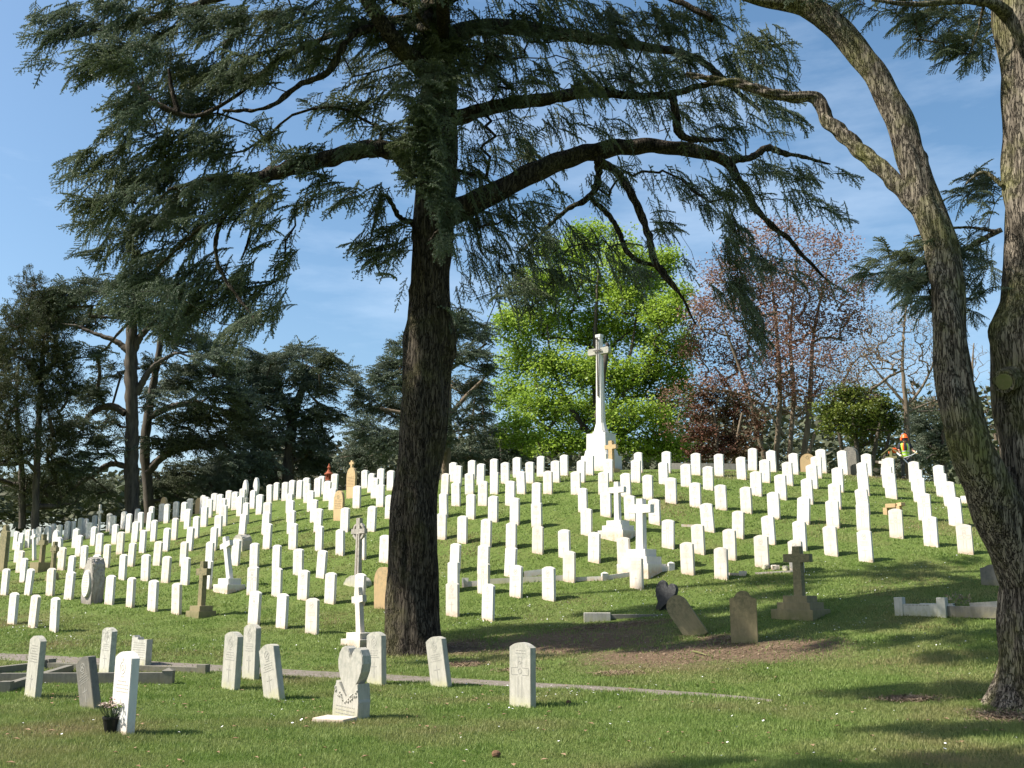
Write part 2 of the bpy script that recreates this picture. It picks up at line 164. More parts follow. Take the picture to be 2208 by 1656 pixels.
M['terracotta'] = mat('terracotta', (.36, .10, .045), (.22, .06, .03), 12)
M['bronze'] = mat('bronze', (.07, .06, .05), rough=.5)
BARK_ST = (1, 1, .13)
def bark_mat(name, dark, light, moss, msc, mramp, side=(-1, -.3, .2)):
    m = mat(name, dark, light, scale=14, rough=.95, stretch=BARK_ST, ramp=(.38, .66), spec=.1)
    t = m.node_tree; b = t.nodes['Principled BSDF']; mpn = [n for n in t.nodes if n.type == 'MAPPING'][0]
    v = t.nodes.new('ShaderNodeTexVoronoi'); v.inputs['Scale'].default_value = 20; v.feature = 'DISTANCE_TO_EDGE'
    n = t.nodes.new('ShaderNodeTexNoise'); n.inputs['Scale'].default_value = 30; n.inputs['Detail'].default_value = 6
    wv = t.nodes.new('ShaderNodeMix'); wv.data_type = 'RGBA'; wv.inputs['Factor'].default_value = .12
    t.links.new(mpn.outputs['Vector'], n.inputs['Vector']); t.links.new(mpn.outputs['Vector'], wv.inputs['A']); t.links.new(n.outputs['Color'], wv.inputs['B'])
    t.links.new(wv.outputs['Result'], v.inputs['Vector'])
    r = t.nodes.new('ShaderNodeMapRange'); r.inputs[1].default_value = 0; r.inputs[2].default_value = .14; t.links.new(v.outputs['Distance'], r.inputs[0])
    bp = t.nodes.new('ShaderNodeBump'); bp.inputs['Distance'].default_value = .06; t.links.new(r.outputs[0], bp.inputs['Height'])
    bp2 = t.nodes.new('ShaderNodeBump'); bp2.inputs['Distance'].default_value = .02; t.links.new(n.outputs['Fac'], bp2.inputs['Height'])
    t.links.new(bp.outputs['Normal'], bp2.inputs['Normal']); t.links.new(bp2.outputs['Normal'], b.inputs['Normal'])
    base = b.inputs['Base Color'].links[0].from_socket
    dk = t.nodes.new('ShaderNodeMix'); dk.data_type = 'RGBA'; dk.blend_type = 'MULTIPLY'; dk.inputs['Factor'].default_value = 1
    g = t.nodes.new('ShaderNodeMapRange'); g.inputs[3].default_value = .35; g.inputs[4].default_value = 1.1; t.links.new(r.outputs[0], g.inputs[0])
    cc = t.nodes.new('ShaderNodeCombineColor'); [t.links.new(g.outputs[0], cc.inputs[k]) for k in range(3)]
    t.links.new(base, dk.inputs['A']); t.links.new(cc.outputs[0], dk.inputs['B'])
    tcn = [q for q in t.nodes if q.type == 'TEX_COORD'][0]
    mn = t.nodes.new('ShaderNodeTexNoise'); mn.inputs['Scale'].default_value = msc; mn.inputs['Detail'].default_value = 6; mn.inputs['Roughness'].default_value = .7
    t.links.new(tcn.outputs['Object'], mn.inputs['Vector'])
    mrn = t.nodes.new('ShaderNodeMapRange'); mrn.inputs[1].default_value, mrn.inputs[2].default_value = mramp; t.links.new(mn.outputs['Fac'], mrn.inputs[0])
    k = t.nodes.new('ShaderNodeMix'); k.data_type = 'RGBA'; k.inputs['B'].default_value = (*moss, 1)
    t.links.new(mrn.outputs[0], k.inputs['Factor']); t.links.new(dk.outputs['Result'], k.inputs['A']); t.links.new(k.outputs['Result'], b.inputs['Base Color'])
    return m
M['bark'] = bark_mat('cedar_bark', (.035, .028, .022), (.10, .082, .062), (.09, .085, .035), .9, (.5, .78))
M['bark_moss'] = bark_mat('mossy_bark', (.075, .062, .048), (.23, .195, .15), (.14, .14, .045), 1.1, (.47, .74))
M['bark_bg'] = mat('far_bark', (.035, .028, .022), (.10, .082, .06), 3, stretch=(3, 3, .5))
M['bark_warm'] = mat('warm_far_bark', (.10, .075, .05), (.2, .155, .105), 3, stretch=(3, 3, .5))
M['cutwood'] = mat('old_cut_wood', (.17, .15, .07), (.11, .12, .035), 9)
M['needle'] = mat('cedar_needles', (.065, .094, .052), (.20, .24, .17), 1.6, trans=.25, c3=(.13, .15, .065), rough=.6, coord='Object')
M['needle_bg'] = mat('far_cedar_needles', (.06, .085, .048), (.18, .21, .155), .5, trans=.2, c3=(.085, .095, .042), rough=.7)
M['needle_dk'] = mat('dark_yew_needles', (.035, .048, .02), (.11, .115, .045), .6, trans=.15, c3=(.06, .065, .025), rough=.7)
M['maple'] = mat('spring_maple_leaf', (.23, .34, .035), (.38, .50, .085), .7, trans=.5, c3=(.17, .28, .03), rough=.5)
M['copper'] = mat('copper_leaf', (.20, .10, .07), (.32, .19, .14), .6, trans=.3, c3=(.15, .085, .055), rough=.5)
M['redshrub'] = mat('dark_red_leaf', (.075, .028, .018), (.13, .055, .03), .8, trans=.15, c3=(.04, .05, .02))
M['laurel'] = mat('laurel_leaf', (.07, .10, .016), (.17, .20, .03), .9, trans=.25, c3=(.04, .06, .014), rough=.45)
M['bud'] = mat('winter_buds', (.20, .16, .09), (.28, .20, .12), 1)
M['wood_far'] = mat('far_woodland', (.045, .06, .032), (.10, .11, .06), .25, trans=.1, c3=(.09, .075, .055))

# ------------------------------------------------------------------ mesh helpers
def link(name, me, parent=None, m=None):
    o = bpy.data.objects.new(name, me); C.objects.link(o)
    if parent is not None: o.parent = parent
    if m is not None: me.materials.append(m)
    return o
def tag(o, label=None, cat=None, group=None, kind=None):
    if label: o['label'] = label
    if cat: o['category'] = cat
    if group: o['group'] = group
    if kind: o['kind'] = kind
    return o
def empty(name, loc, label, cat, group=None, rz=0, rx=0, ry=0):
    o = bpy.data.objects.new(name, None); C.objects.link(o); o.empty_display_size = .2
    o.location = loc; o.rotation_euler = (rx, ry, rz); return tag(o, label, cat, group)
def npmesh(name, V, Fs, smooth=False):
    """V (n,3); Fs: list of face index arrays (k,3) or (k,4)"""
    me = bpy.data.meshes.new(name); V = np.asarray(V, np.float32)
    me.vertices.add(len(V)); me.vertices.foreach_set('co', V.ravel())
    idx = []; tot = []
    for f_ in Fs:
        if len(f_): idx.append(np.asarray(f_, np.int32).ravel()); tot.append(np.full(len(f_), f_.shape[1], np.int32))
    idx = np.concatenate(idx); tot = np.concatenate(tot); st = np.concatenate([[0], np.cumsum(tot)[:-1]]).astype(np.int32)
    me.loops.add(len(idx)); me.loops.foreach_set('vertex_index', idx)
    me.polygons.add(len(tot)); me.polygons.foreach_set('loop_start', st); me.polygons.foreach_set('loop_total', tot)
    if smooth: me.polygons.foreach_set('use_smooth', np.ones(len(tot), bool))
    me.update(calc_edges=True); return me
class MB:
    """collects solid pieces for ONE part"""
    def __init__(s): s.bm = bmesh.new(); s.mi = 0
    def _fin(s, vs):
        for v in vs:
            for f_ in v.link_faces: f_.material_index = s.mi
    def box(s, c, d, taper=1, rz=0, bev=0):
        x, y, z = d[0]/2, d[1]/2, d[2]/2; vs = []
        for k, t_ in ((-1, 1), (1, taper)):
            for a, b_ in ((-1, -1), (1, -1), (1, 1), (-1, 1)):
                p = Vector((a*x*t_, b_*y*t_, k*z)); p.rotate(Euler((0, 0, rz))); vs.append(s.bm.verts.new(p+Vector(c)))
        fs = [s.bm.faces.new([vs[i] for i in q]) for q in ((3, 2, 1, 0), (4, 5, 6, 7), (0, 1, 5, 4), (1, 2, 6, 5), (2, 3, 7, 6), (3, 0, 4, 7))]
        if bev:
            es = list({e for f_ in fs for e in f_.edges})
            r = bmesh.ops.bevel(s.bm, geom=es, offset=bev, segments=2, affect='EDGES', profile=.6)
            for f_ in r['faces']: f_.material_index = s.mi
        for f_ in fs:
            if f_.is_valid: f_.material_index = s.mi
        return s
    def prism(s, pts, y0, y1, bev=0):
        """outline pts (x,z) anticlockwise seen from -Y, extruded from y0 (front) to y1"""
        a = [s.bm.verts.new((p[0], y0, p[1])) for p in pts]; b_ = [s.bm.verts.new((p[0], y1, p[1])) for p in pts]
        n = len(pts); fs = [s.bm.faces.new(a), s.bm.faces.new(b_[::-1])]
        for i in range(n): fs.append(s.bm.faces.new((a[i], b_[i], b_[(i+1) % n], a[(i+1) % n])))
        if bev:
            es = [e for e in fs[0].edges]+[e for e in fs[1].edges]
            r = bmesh.ops.bevel(s.bm, geom=es, offset=bev, segments=2, affect='EDGES')
            for f_ in r['faces']: f_.material_index = s.mi
        for f_ in fs:
            if f_.is_valid: f_.material_index = s.mi
        return s
    def ring(s, c, r0, r1, y0, y1, n=24):
        """annulus facing -Y"""
        o = [];
        for k in range(n):
            a = 2*math.pi*k/n
            o.append([s.bm.verts.new((c[0]+r*math.cos(a), y, c[1]+r*math.sin(a))) for r, y in ((r1, y0), (r1, y1), (r0, y1), (r0, y0))])
        for k in range(n):
            A, B = o[k], o[(k+1) % n]
            for i in range(4):
                j = (i+1) % 4; s.bm.faces.new((A[i], A[j], B[j], B[i])).material_index = s.mi
        return s
    def lathe(s, prof, c=(0, 0), n=20, sx=1, sy=1):
        rs = []
        for r, z in prof: rs.append([s.bm.verts.new((c[0]+sx*r*math.cos(2*math.pi*k/n), c[1]+sy*r*math.sin(2*math.pi*k/n), z)) for k in range(n)])
        for a, b_ in zip(rs, rs[1:]):
            for k in range(n): s.bm.faces.new((a[k], a[(k+1) % n], b_[(k+1) % n], b_[k])).material_index = s.mi
        s.bm.faces.new(rs[0][::-1]).material_index = s.mi; s.bm.faces.new(rs[-1]).material_index = s.mi
        return s
    def tube(s, pts, rad, n=8):
        pts = [Vector(p) for p in pts]; rs = []
        for i, p in enumerate(pts):
            d = (pts[min(i+1, len(pts)-1)]-pts[max(i-1, 0)]).normalized()
            u = d.orthogonal().normalized() if i == 0 else (u-d*u.dot(d)).normalized()
            v = d.cross(u); r = rad[i] if isinstance(rad, (list, tuple)) else rad
            rs.append([s.bm.verts.new(p+u*(r*math.cos(2*math.pi*k/n))+v*(r*math.sin(2*math.pi*k/n))) for k in range(n)])
        for a, b_ in zip(rs, rs[1:]):
            for k in range(n): s.bm.faces.new((a[k], a[(k+1) % n], b_[(k+1) % n], b_[k])).material_index = s.mi
        s.bm.faces.new(rs[0][::-1]).material_index = s.mi; s.bm.faces.new(rs[-1]).material_index = s.mi
        return s
    def rough(s, amp, cuts=0, seed=0, zmin=-9):
        if cuts: bmesh.ops.subdivide_edges(s.bm, edges=s.bm.edges[:], cuts=cuts, use_grid_fill=True)
        r_ = random.Random(seed)
        for v in s.bm.verts:
            if v.co.z > zmin: v.co += Vector((r_.uniform(-1, 1), r_.uniform(-1, 1), r_.uniform(-1, 1)))*amp
        return s
    def mesh(s, name, smooth=False):
        me = bpy.data.meshes.new(name); bmesh.ops.recalc_face_normals(s.bm, faces=s.bm.faces[:]); s.bm.to_mesh(me); s.bm.free()
        if smooth: me.polygons.foreach_set('use_smooth', np.ones(len(me.polygons), bool))
        return me
    def build(s, name, mats, parent=None, smooth=False):
        me = s.mesh(name, smooth); o = link(name, me, parent)
        for m_ in (mats if isinstance(mats, (list, tuple)) else [mats]): me.materials.append(m_)
        return o

# ------------------------------------------------------------------ the ground
SOIL = [(5.2, 18.2, 4.2, .75), (1.2, 18.9, 2.8, .8), (8.6, 18.3, 2.4, .9), (7.2, 19.9, 1.0, .5), (11.2, 12.3, 3.2, .5), (-.6, 18.5, .9, .6), (9.5, 14.6, 1.6, .35)]
# places of the bare soil are set from where it lies on the lawn
def soil_from(px):
    out = []
    for x, y, rx, ry in px:
        P = at(x, y); s = mpp(P); Q = at(x, y-ry); Q2 = at(x, y+ry)
        out.append((P.x, P.y, rx*s, max(.2, abs(Q.y-Q2.y)/2)))
    return out
SOIL = soil_from([(1240, 1385, 200, 26), (1450, 1412, 190, 26), (1640, 1405, 190, 26), (1000, 1395, 60, 16), (1320, 1350, 120, 8), (1560, 1380, 60, 12),
                  (2170, 1545, 70, 14), (1960, 1507, 50, 4), (1000, 1432, 40, 5), (1120, 1445, 40, 4), (1330, 1452, 50, 4)])
def ground_material():
    m = bpy.data.materials.new('turf_ground'); m.use_nodes = True; t = m.node_tree; b = t.nodes['Principled BSDF']
    b.inputs['Roughness'].default_value = .95; b.inputs['Specular IOR Level'].default_value = .1
    tcn = t.nodes.new('ShaderNodeTexCoord'); O = tcn.outputs['Object']
    def noise(scale, det=6, ro=.6):
        n = t.nodes.new('ShaderNodeTexNoise'); n.inputs['Scale'].default_value = scale; n.inputs['Detail'].default_value = det; n.inputs['Roughness'].default_value = ro
        t.links.new(O, n.inputs['Vector']); return n
    def rmp(f, a, c, o0=0, o1=1):
        r = t.nodes.new('ShaderNodeMapRange'); r.inputs[1].default_value = a; r.inputs[2].default_value = c; r.inputs[3].default_value = o0; r.inputs[4].default_value = o1
        t.links.new(f, r.inputs[0]); return r.outputs[0]
    def mixc(fac, A, B):
        k = t.nodes.new('ShaderNodeMix'); k.data_type = 'RGBA'; t.links.new(fac, k.inputs['Factor'])
        for nm, v in (('A', A), ('B', B)):
            if isinstance(v, tuple): k.inputs[nm].default_value = (*v, 1)
            else: t.links.new(v, k.inputs[nm])
        return k.outputs['Result']
    col = mixc(rmp(noise(2.6, 8, .7).outputs['Fac'], .35, .65), (.10, .155, .030), (.15, .195, .050))
    col = mixc(rmp(noise(.55, 6).outputs['Fac'], .5, .72, 0, .75), col, (.17, .155, .062))
    col = mixc(rmp(noise(1.3, 10, .8).outputs['Fac'], .60, .74, 0, .7), col, (.155, .11, .058))
    col = mixc(rmp(noise(38, 6, .8).outputs['Fac'], .42, .72, 0, .8), col, (.045, .065, .016))
    col = mixc(rmp(noise(70, 4, .8).outputs['Fac'], .56, .74, 0, .7), col, (.20, .215, .085))
    sx = t.nodes.new('ShaderNodeSeparateXYZ'); t.links.new(O, sx.inputs[0])
    wob = noise(1.8, 8, .75).outputs['Fac']; soil = None
    for cx_, cy_, rx_, ry_ in SOIL:
        def term(o, c_, r_):
            k = t.nodes.new('ShaderNodeMath'); k.operation = 'SUBTRACT'; t.links.new(o, k.inputs[0]); k.inputs[1].default_value = c_
            k2 = t.nodes.new('ShaderNodeMath'); k2.operation = 'DIVIDE'; t.links.new(k.outputs[0], k2.inputs[0]); k2.inputs[1].default_value = r_
            k3 = t.nodes.new('ShaderNodeMath'); k3.operation = 'MULTIPLY'; t.links.new(k2.outputs[0], k3.inputs[0]); t.links.new(k2.outputs[0], k3.inputs[1]); return k3.outputs[0]
        s_ = t.nodes.new('ShaderNodeMath'); s_.operation = 'ADD'; t.links.new(term(sx.outputs['X'], cx_, rx_), s_.inputs[0]); t.links.new(term(sx.outputs['Y'], cy_, ry_), s_.inputs[1])
        w1 = t.nodes.new('ShaderNodeMath'); w1.operation = 'MULTIPLY_ADD'; t.links.new(wob, w1.inputs[0]); w1.inputs[1].default_value = 3.4; t.links.new(s_.outputs[0], w1.inputs[2])
        v = rmp(w1.outputs[0], 3.5, 2.1)
        if soil is None: soil = v
        else:
            k = t.nodes.new('ShaderNodeMath'); k.operation = 'MAXIMUM'; t.links.new(soil, k.inputs[0]); t.links.new(v, k.inputs[1]); soil = k.outputs[0]
    sc_ = mixc(rmp(noise(30, 8, .8).outputs['Fac'], .35, .65), (.115, .078, .048), (.215, .15, .095))
    sc_ = mixc(rmp(noise(85, 4, .8).outputs['Fac'], .62, .72, 0, .8), sc_, (.30, .22, .15))
    col = mixc(soil, col, sc_)
    t.links.new(col, b.inputs['Base Color'])
    bp = t.nodes.new('ShaderNodeBump'); bp.inputs['Distance'].default_value = .035; t.links.new(noise(45, 6, .8).outputs['Fac'], bp.inputs['Height'])
    bp2 = t.nodes.new('ShaderNodeBump'); bp2.inputs['Distance'].default_value = .10; t.links.new(noise(5, 4, .6).outputs['Fac'], bp2.inputs['Height'])
    t.links.new(bp.outputs['Normal'], bp2.inputs['Normal']); t.links.new(bp2.outputs['Normal'], b.inputs['Normal'])
    return m
def sheet(name, xs, ys, dz=0, fn=None):
    X, Y = np.meshgrid(xs, ys); z = Zt(X.ravel(), Y.ravel())+dz
    V = np.stack([X.ravel(), Y.ravel(), z], 1); nx_, ny_ = len(xs), len(ys)
    i = np.arange(nx_*ny_).reshape(ny_, nx_)
    Fq = np.stack([i[:-1, :-1].ravel(), i[:-1, 1:].ravel(), i[1:, 1:].ravel(), i[1:, :-1].ravel()], 1)
    return npmesh(name, V, [Fq], True)
xs = np.concatenate([-np.geomspace(900, 34, 22), np.arange(-32, 32.01, .3), np.geomspace(34, 900, 22)])
ys = np.concatenate([[-300, -100, -40, -20, -10, -4], np.arange(-1, 62.01, .3), np.geomspace(64, 1500, 30)])
ground = link('ground', sheet('ground', xs, ys), None, ground_material()); tag(ground, 'grassy cemetery hill rising to a crest with mown lawn in front', kind='structure')
GRC = np.array([[a, b_, c, d] for a, b_, c, d in SOIL])
def soilness(X, Y):
    s = np.full(len(X), 9.)
    for a, b_, c, d in SOIL: s = np.minimum(s, ((X-a)/c)**2+((Y-b_)/d)**2)
    return s
# path
PATH = [(-90, 1409, 20), (0, 1415, 19), (180, 1424, 19), (400, 1437, 19), (560, 1446, 19), (700, 1454, 18), (850, 1461, 17), (1000, 1469, 15), (1150, 1477, 14), (1300, 1485, 13), (1430, 1493, 11), (1540, 1500, 9), (1620, 1507, 6), (1665, 1512, 3)]
pv = []; PC = []
for x, y, h in PATH:
    A_, B_ = at(x, y-h/2), at(x, y+h/2); n_ = 5
    for k in range(n_):
        q = A_.lerp(B_, k/(n_-1)); q.z = Z(q.x, q.y)+.012-(.02 if k in (0, n_-1) else 0); pv.append(q)
    PC.append(((A_+B_)/2, (A_-B_).length/2))
# resample the path finely so it follows the ground
pv = np.array(pv).reshape(len(PATH), 5, 3); fine = []
for i in range(len(PATH)-1):
    for s_ in np.linspace(0, 1, 14, endpoint=False): fine.append(pv[i]*(1-s_)+pv[i+1]*s_)
fine.append(pv[-1]); fine = np.array(fine)
wb = np.cumsum(rng.normal(0, .012, (len(fine), 2)), 0); wb -= np.linspace(0, 1, len(fine))[:, None]*wb[-1]
fine[:, 0, 1] += wb[:, 0]*.6+rng.normal(0, .02, len(fine)); fine[:, 4, 1] += wb[:, 1]*.6+rng.normal(0, .02, len(fine))
off = np.array([-.012, .014, .02, .014, -.012])
fine[:, :, 2] = Zt(fine[:, :, 0].ravel(), fine[:, :, 1].ravel()).reshape(len(fine), 5)+off
ii = np.arange(len(fine)*5).reshape(len(fine), 5)
Fq = np.stack([ii[:-1, :-1].ravel(), ii[:-1, 1:].ravel(), ii[1:, 1:].ravel(), ii[1:, :-1].ravel()], 1)
path = link('path', npmesh('path', fine.reshape(-1, 3), [Fq], True), None, mat('gravel_path', (.13, .108, .09), (.21, .175, .15), 25, bump=.01, bscale=70, c3=(.10, .10, .05)))
tag(path, 'narrow worn grey path crossing the lawn', kind='structure')
PCa = np.array([[c.x, c.y, h_] for c, h_ in PC])
def on_path(X, Y):
    yc = np.interp(X, PCa[:, 0], PCa[:, 1]); hw = np.interp(X, PCa[:, 0], PCa[:, 2])
    return (np.abs(Y-yc) < hw*.8) & (X > PCa[0, 0]) & (X < PCa[-1, 0])

# grass blades of the near lawn, thinning with distance
def grass():
    Vs = []
    bands = [(6.6, 9.5, 210000, .030, .0038), (9.5, 13, 230000, .032, .0055), (13, 18, 200000, .036, .008), (18, 26, 150000, .042, .013), (26, 38, 110000, .045, .020)]
    for a, b_, n, hh, ww in bands:
        Y = a+(b_-a)*rng.random(n)**.9; X = (rng.random(n)-.5)*2*(Y*.56+.6)
        cl = np.sin(X*2.3+1.7*np.sin(Y*1.9))*np.sin(Y*2.9+1.3*np.sin(X*1.7))
        keep = (soilness(X, Y) > .6+.9*rng.random(n)) | (rng.random(n) < .13); keep &= ~(on_path(X, Y) & (rng.random(n) < .9))
        keep &= rng.random(n) < (.72+.28*cl)
        X, Y, cl = X[keep], Y[keep], cl[keep]; n = len(X); z = Zt(X, Y)
        h_ = hh*(.5+.9*rng.random(n))*(1+.35*cl); a_ = rng.random(n)*6.283; lean = h_*rng.uniform(.1, .9, n); la = rng.random(n)*6.283
        wv = ww*rng.uniform(.6, 1.2, n)
        dx, dy = np.cos(a_)*wv, np.sin(a_)*wv
        p0 = np.stack([X-dx, Y-dy, z-.004], 1); p1 = np.stack([X+dx, Y+dy, z-.004], 1); p2 = np.stack([X+np.cos(la)*lean, Y+np.sin(la)*lean, z+h_], 1)
        Vs.append(np.stack([p0, p1, p2], 1).reshape(-1, 3))
    V = np.concatenate(Vs); Ft = np.arange(len(V)).reshape(-1, 3)
    m = mat('grass_blade', (.125, .20, .036), (.225, .28, .08), .9, trans=.35, c3=(.26, .22, .10), rough=.6, detail=10)
    o = link('grass', npmesh('grass', V, [Ft]), None, m); tag(o, 'short mown grass blades over the cemetery lawn and hill', 'grass', kind='stuff')
grass()
# ------------------------------------------------------------------ headstones
def stone_outline(W, H, rise, under=.18, n=9):
    """round-shouldered war-grave outline: a shallow arc between two short square shoulders"""
    w_ = W/2; pts = [(-w_, -under), (w_, -under), (w_, H-rise)]
    for k in range(n+1):
        a = k/n; x = w_*(1-2*a)*.97; pts.append((x, H-rise+rise*(1-(1-2*a)**2)*.98+.004))
    pts.append((-w_, H-rise)); return pts
def headstone_mesh(name, style, W=.38, H=.80, T=.076, rise=.055, seed=0):
    b = MB(); b.prism(stone_outline(W, H, rise), -T/2, T/2, bev=.005)
    b.mi = 1; y0, y1 = -T/2-.0025, -T/2+.006; r_ = random.Random(seed); f = W/.38; zc = H-.155*f
    def lines(z, n, wd=.26):
        for k in range(n):
            x = -wd/2*r_.uniform(.6, 1); e = -x
            while x < e:
                l = r_.uniform(.012, .04); b.box((x+l/2, (y0+y1)/2, z-k*.034), (l, y1-y0, .010)); x += l+.012
    if style in (0, 2):
        b.ring((0, zc), .056*f, .064*f, y0, y1)
        if style == 0:
            b.ring((0, zc), .020, .030, y0, y1, 12); b.box((0, (y0+y1)/2, zc+.082*f), (.035, y1-y0, .022)); b.box((0, (y0+y1)/2, zc-.085*f), (.06, y1-y0, .012))
        else:
            for q in (.6, -.6): b.prism([(x*math.cos(q)-z_*math.sin(q), zc+x*math.sin(q)+z_*math.cos(q)) for x, z_ in ((-.045, -.006), (.045, -.006), (.045, .006), (-.045, .006))], y0-.001*(q > 0), y1)
            b.box((0, (y0+y1)/2, zc-.085*f), (.07, y1-y0, .012))
        lines(zc-.13, 4)
        b.box((0, (y0+y1)/2, .22), (.012, y1-y0, .24)); b.box((-.036, (y0+y1)/2, .275), (.06, y1-y0, .012)); b.box((.036, (y0+y1)/2, .275), (.06, y1-y0, .012))
    elif style == 1:
        lines(zc+.06, 2, .2)
        zt, zb, a = H-.27, .12, .035   # broad cross outline with an emblem where the arms meet
        for x in (-.035, .035): b.box((x, (y0+y1)/2, (zb+.38)/2), (.008, y1-y0, .38-zb)); b.box((x, (y0+y1)/2, .56), (.008, y1-y0, .12))
        for s_ in (-1, 1):
            b.box((s_*.095, (y0+y1)/2, .49), (.11, y1-y0, .008)); b.box((s_*.095, (y0+y1)/2, .40), (.11, y1-y0, .008)); b.box((s_*.150, (y0+y1)/2, .445), (.008, y1-y0, .08))
        b.box((0, (y0+y1)/2, .625), (.078, y1-y0, .008)); b.ring((0, .447), .026, .036, y0, y1, 14); b.ring((0, .555), .016, .024, y0, y1, 12)
    elif style == 3:
        lines(zc+.03, 7); b.box((0, (y0+y1)/2, .20), (.012, y1-y0, .2)); b.box((-.03, (y0+y1)/2, .25), (.05, y1-y0, .012)); b.box((.03, (y0+y1)/2, .25), (.05, y1-y0, .012))
    return b.mesh(name)
HS = {}
for mk in ('white', 'cream', 'grey', 'palegrey'):
    for st_ in range(4):
        me = headstone_mesh('headstone', st_, seed=st_*7+3)
        me.materials.append(M[mk]); me.materials.append(M['cut_white' if mk in ('white', 'cream') else 'cut_grey']); HS[mk, st_] = me
def round_mesh():
    b = MB(); pts = [(-.2, -.18), (.2, -.18), (.2, .55)]
    for k in range(1, 12): a = math.pi*k/12; pts.append((.2*math.cos(a), .55+.24*math.sin(a)))
    pts.append((-.2, .55)); b.prism(pts, -.05, .05, bev=.005); me = b.mesh('headstone'); me.materials.append(M['white']); return me
HR = round_mesh()

YAW = 42
def yaw_at(X, Y): return -R(YAW + .22*X)
# things the hillside stones can be told apart by: pixel place and name
LM = [(433, 1330, 'brown stepped cross'), (495, 1277, 'tilted white cross on steps'), (196, 1300, 'rough rock memorial with white oval plaque'), (770, 1262, 'tall ringed grey cross'),
      (114, 1252, 'brown ringed cross'), (213, 1150, 'slim pale yellow cross'), (350, 1122, 'low lichened sandstone headstone'), (733, 1125, 'nearer pointed sandstone headstone'), (757, 1075, 'taller sandstone headstone'),
      (1333, 1158, 'white cross on three steps'), (1383, 1235, 'tall white cross inside its kerb'), (1727, 1330, 'mossy brown stepped cross'), (1297, 995, 'great stone memorial cross'),
      (1741, 1000, 'round-topped tan headstone'), (1955, 1030, 'worker in the orange helmet'), (1927, 1110, 'broken brown stones'), (1835, 1003, 'tall dark arched headstone'), (518, 1187, 'white rounded boulder memorial'),
      (1428, 1318, 'black leaning heart'), (886, 1400, 'big cedar trunk'), (531, 1080, 'two white pointed oval stones')]
rows = []
for s_ in STONES.split():
    a = s_.split(','); rows.append([float(a[0]), float(a[1]), float(a[2]), a[3], int(a[4]), int(a[5])])
lab = {}
for lx, ly, nm in LM:
    for side in ('left', 'right', 'front', 'behind'):
        best = None
        for i, (X, Y, H_, t_, px, py) in enumerate(rows):
            if i in lab: continue
            yb = 828-(proj_y := 0) if False else py+.80/((Y*cp)/F)*.98
            dx, dy = px-lx, yb-ly
            ok = {'left': -62 < dx < -14 and abs(dy) < 34, 'right': 14 < dx < 62 and abs(dy) < 34, 'front': abs(dx) < 34 and 12 < dy < 80, 'behind': abs(dx) < 34 and -80 < dy < -14}[side]
            if ok:
                d = abs(dx)+abs(dy)
                if best is None or d < best[0]: best = (d, i)
        if best: lab[best[1]] = {'left': 'nearest left of the ', 'right': 'nearest right of the ', 'front': 'nearest in front of the ', 'behind': 'nearest behind the '}[side]+nm
seen = set()
for i, (X, Y, H_, t_, px, py) in enumerate(rows):
    if i in lab: where = lab[i]
    else:
        a, b_ = round(px/22.08), round(py/16.56)
        where = '%d percent across and %d percent down the photo' % (a, b_)
        k = 0
        while where in seen:
            k += 1; where = '%.1f percent across and %.1f percent down the photo' % (px/22.08, py/16.56+.1*(k-1))
    seen.add(where)
    r_ = random.Random(i*31+5)
    mk = {'w': 'white', 'c': 'cream', 'r': 'white'}[t_]
    nm = 'headstone'; me = HR if t_ == 'r' else HS[mk, r_.choice([0, 0, 0, 1, 2, 2, 3])]
    o = bpy.data.objects.new(nm, me); C.objects.link(o)
    o.location = (X, Y, Z(X, Y)); o.scale = (r_.uniform(.97, 1.05), r_.uniform(.95, 1.15), H_/.80)
    o.rotation_euler = (R(r_.gauss(0, .9)), R(r_.gauss(0, 1.3)), yaw_at(X, Y)+R(r_.gauss(0, 3)))
    kind_ = {'w': 'white headstone ', 'c': 'cream headstone ', 'r': 'round-topped white headstone '}[t_] if i in lab else {'w': 'white curve-topped headstone ', 'c': 'cream curve-topped headstone ', 'r': 'white round-topped headstone '}[t_]
    tag(o, kind_+where, 'headstone', 'white war-grave headstones in rows on the hillside')

# ------------------------------------------------------------------ worn headstones on the near lawn
def worn(x, yb, h_px, matk, style, label, tilt=0, back=0, W=.38, T=.1, yaw=None, seed=1):
    P = at(x, yb); s = mpp(P); H = h_px*s/1.0
    b = headstone_mesh('worn_headstone', style, W, .8, T, .06, seed); b.materials.append(M[matk]); b.materials.append(M['cut_white' if matk in ('white', 'cream') else 'cut_grey'])
    o = link('worn_headstone', b); o.location = P; o.scale = (1, 1, H/.8)
    o.rotation_euler = (R(back), R(tilt), -R(YAW+2) if yaw is None else R(yaw))
    tag(o, label, 'headstone', 'worn headstones on the near lawn'); return o
worn(70, 1505, 130, 'palegrey', 3, 'pale headstone with dark stained top at the far left of the near lawn', 1.5, T=.085)
worn(196, 1528, 112, 'darkgrey', 2, 'dark grey headstone leaning sharply left beside the flower pot', -21, 2, T=.1)
worn(229, 1454, 98, 'grey', 0, 'grey mossy upright headstone standing inside the low kerbs', 1, T=.1)
worn(263, 1583, 172, 'white', 0, 'clean white headstone nearest the camera with flowers at its foot', 0, T=.09, seed=4)
worn(497, 1486, 120, 'palegrey', 0, 'grey headstone with round badge, leftmost of the near group of three', 1.5)
worn(540, 1465, 116, 'palegrey', 0, 'grey headstone with long thin cross, rear one of the near group of three', -1)
worn(592, 1507, 116, 'palegrey', 2, 'grey headstone leaning left with crossed emblem in its ring', -15, 1)
worn(812, 1476, 110, 'palegrey', 0, 'pale worn headstone just behind the heart-shaped stone', -3)
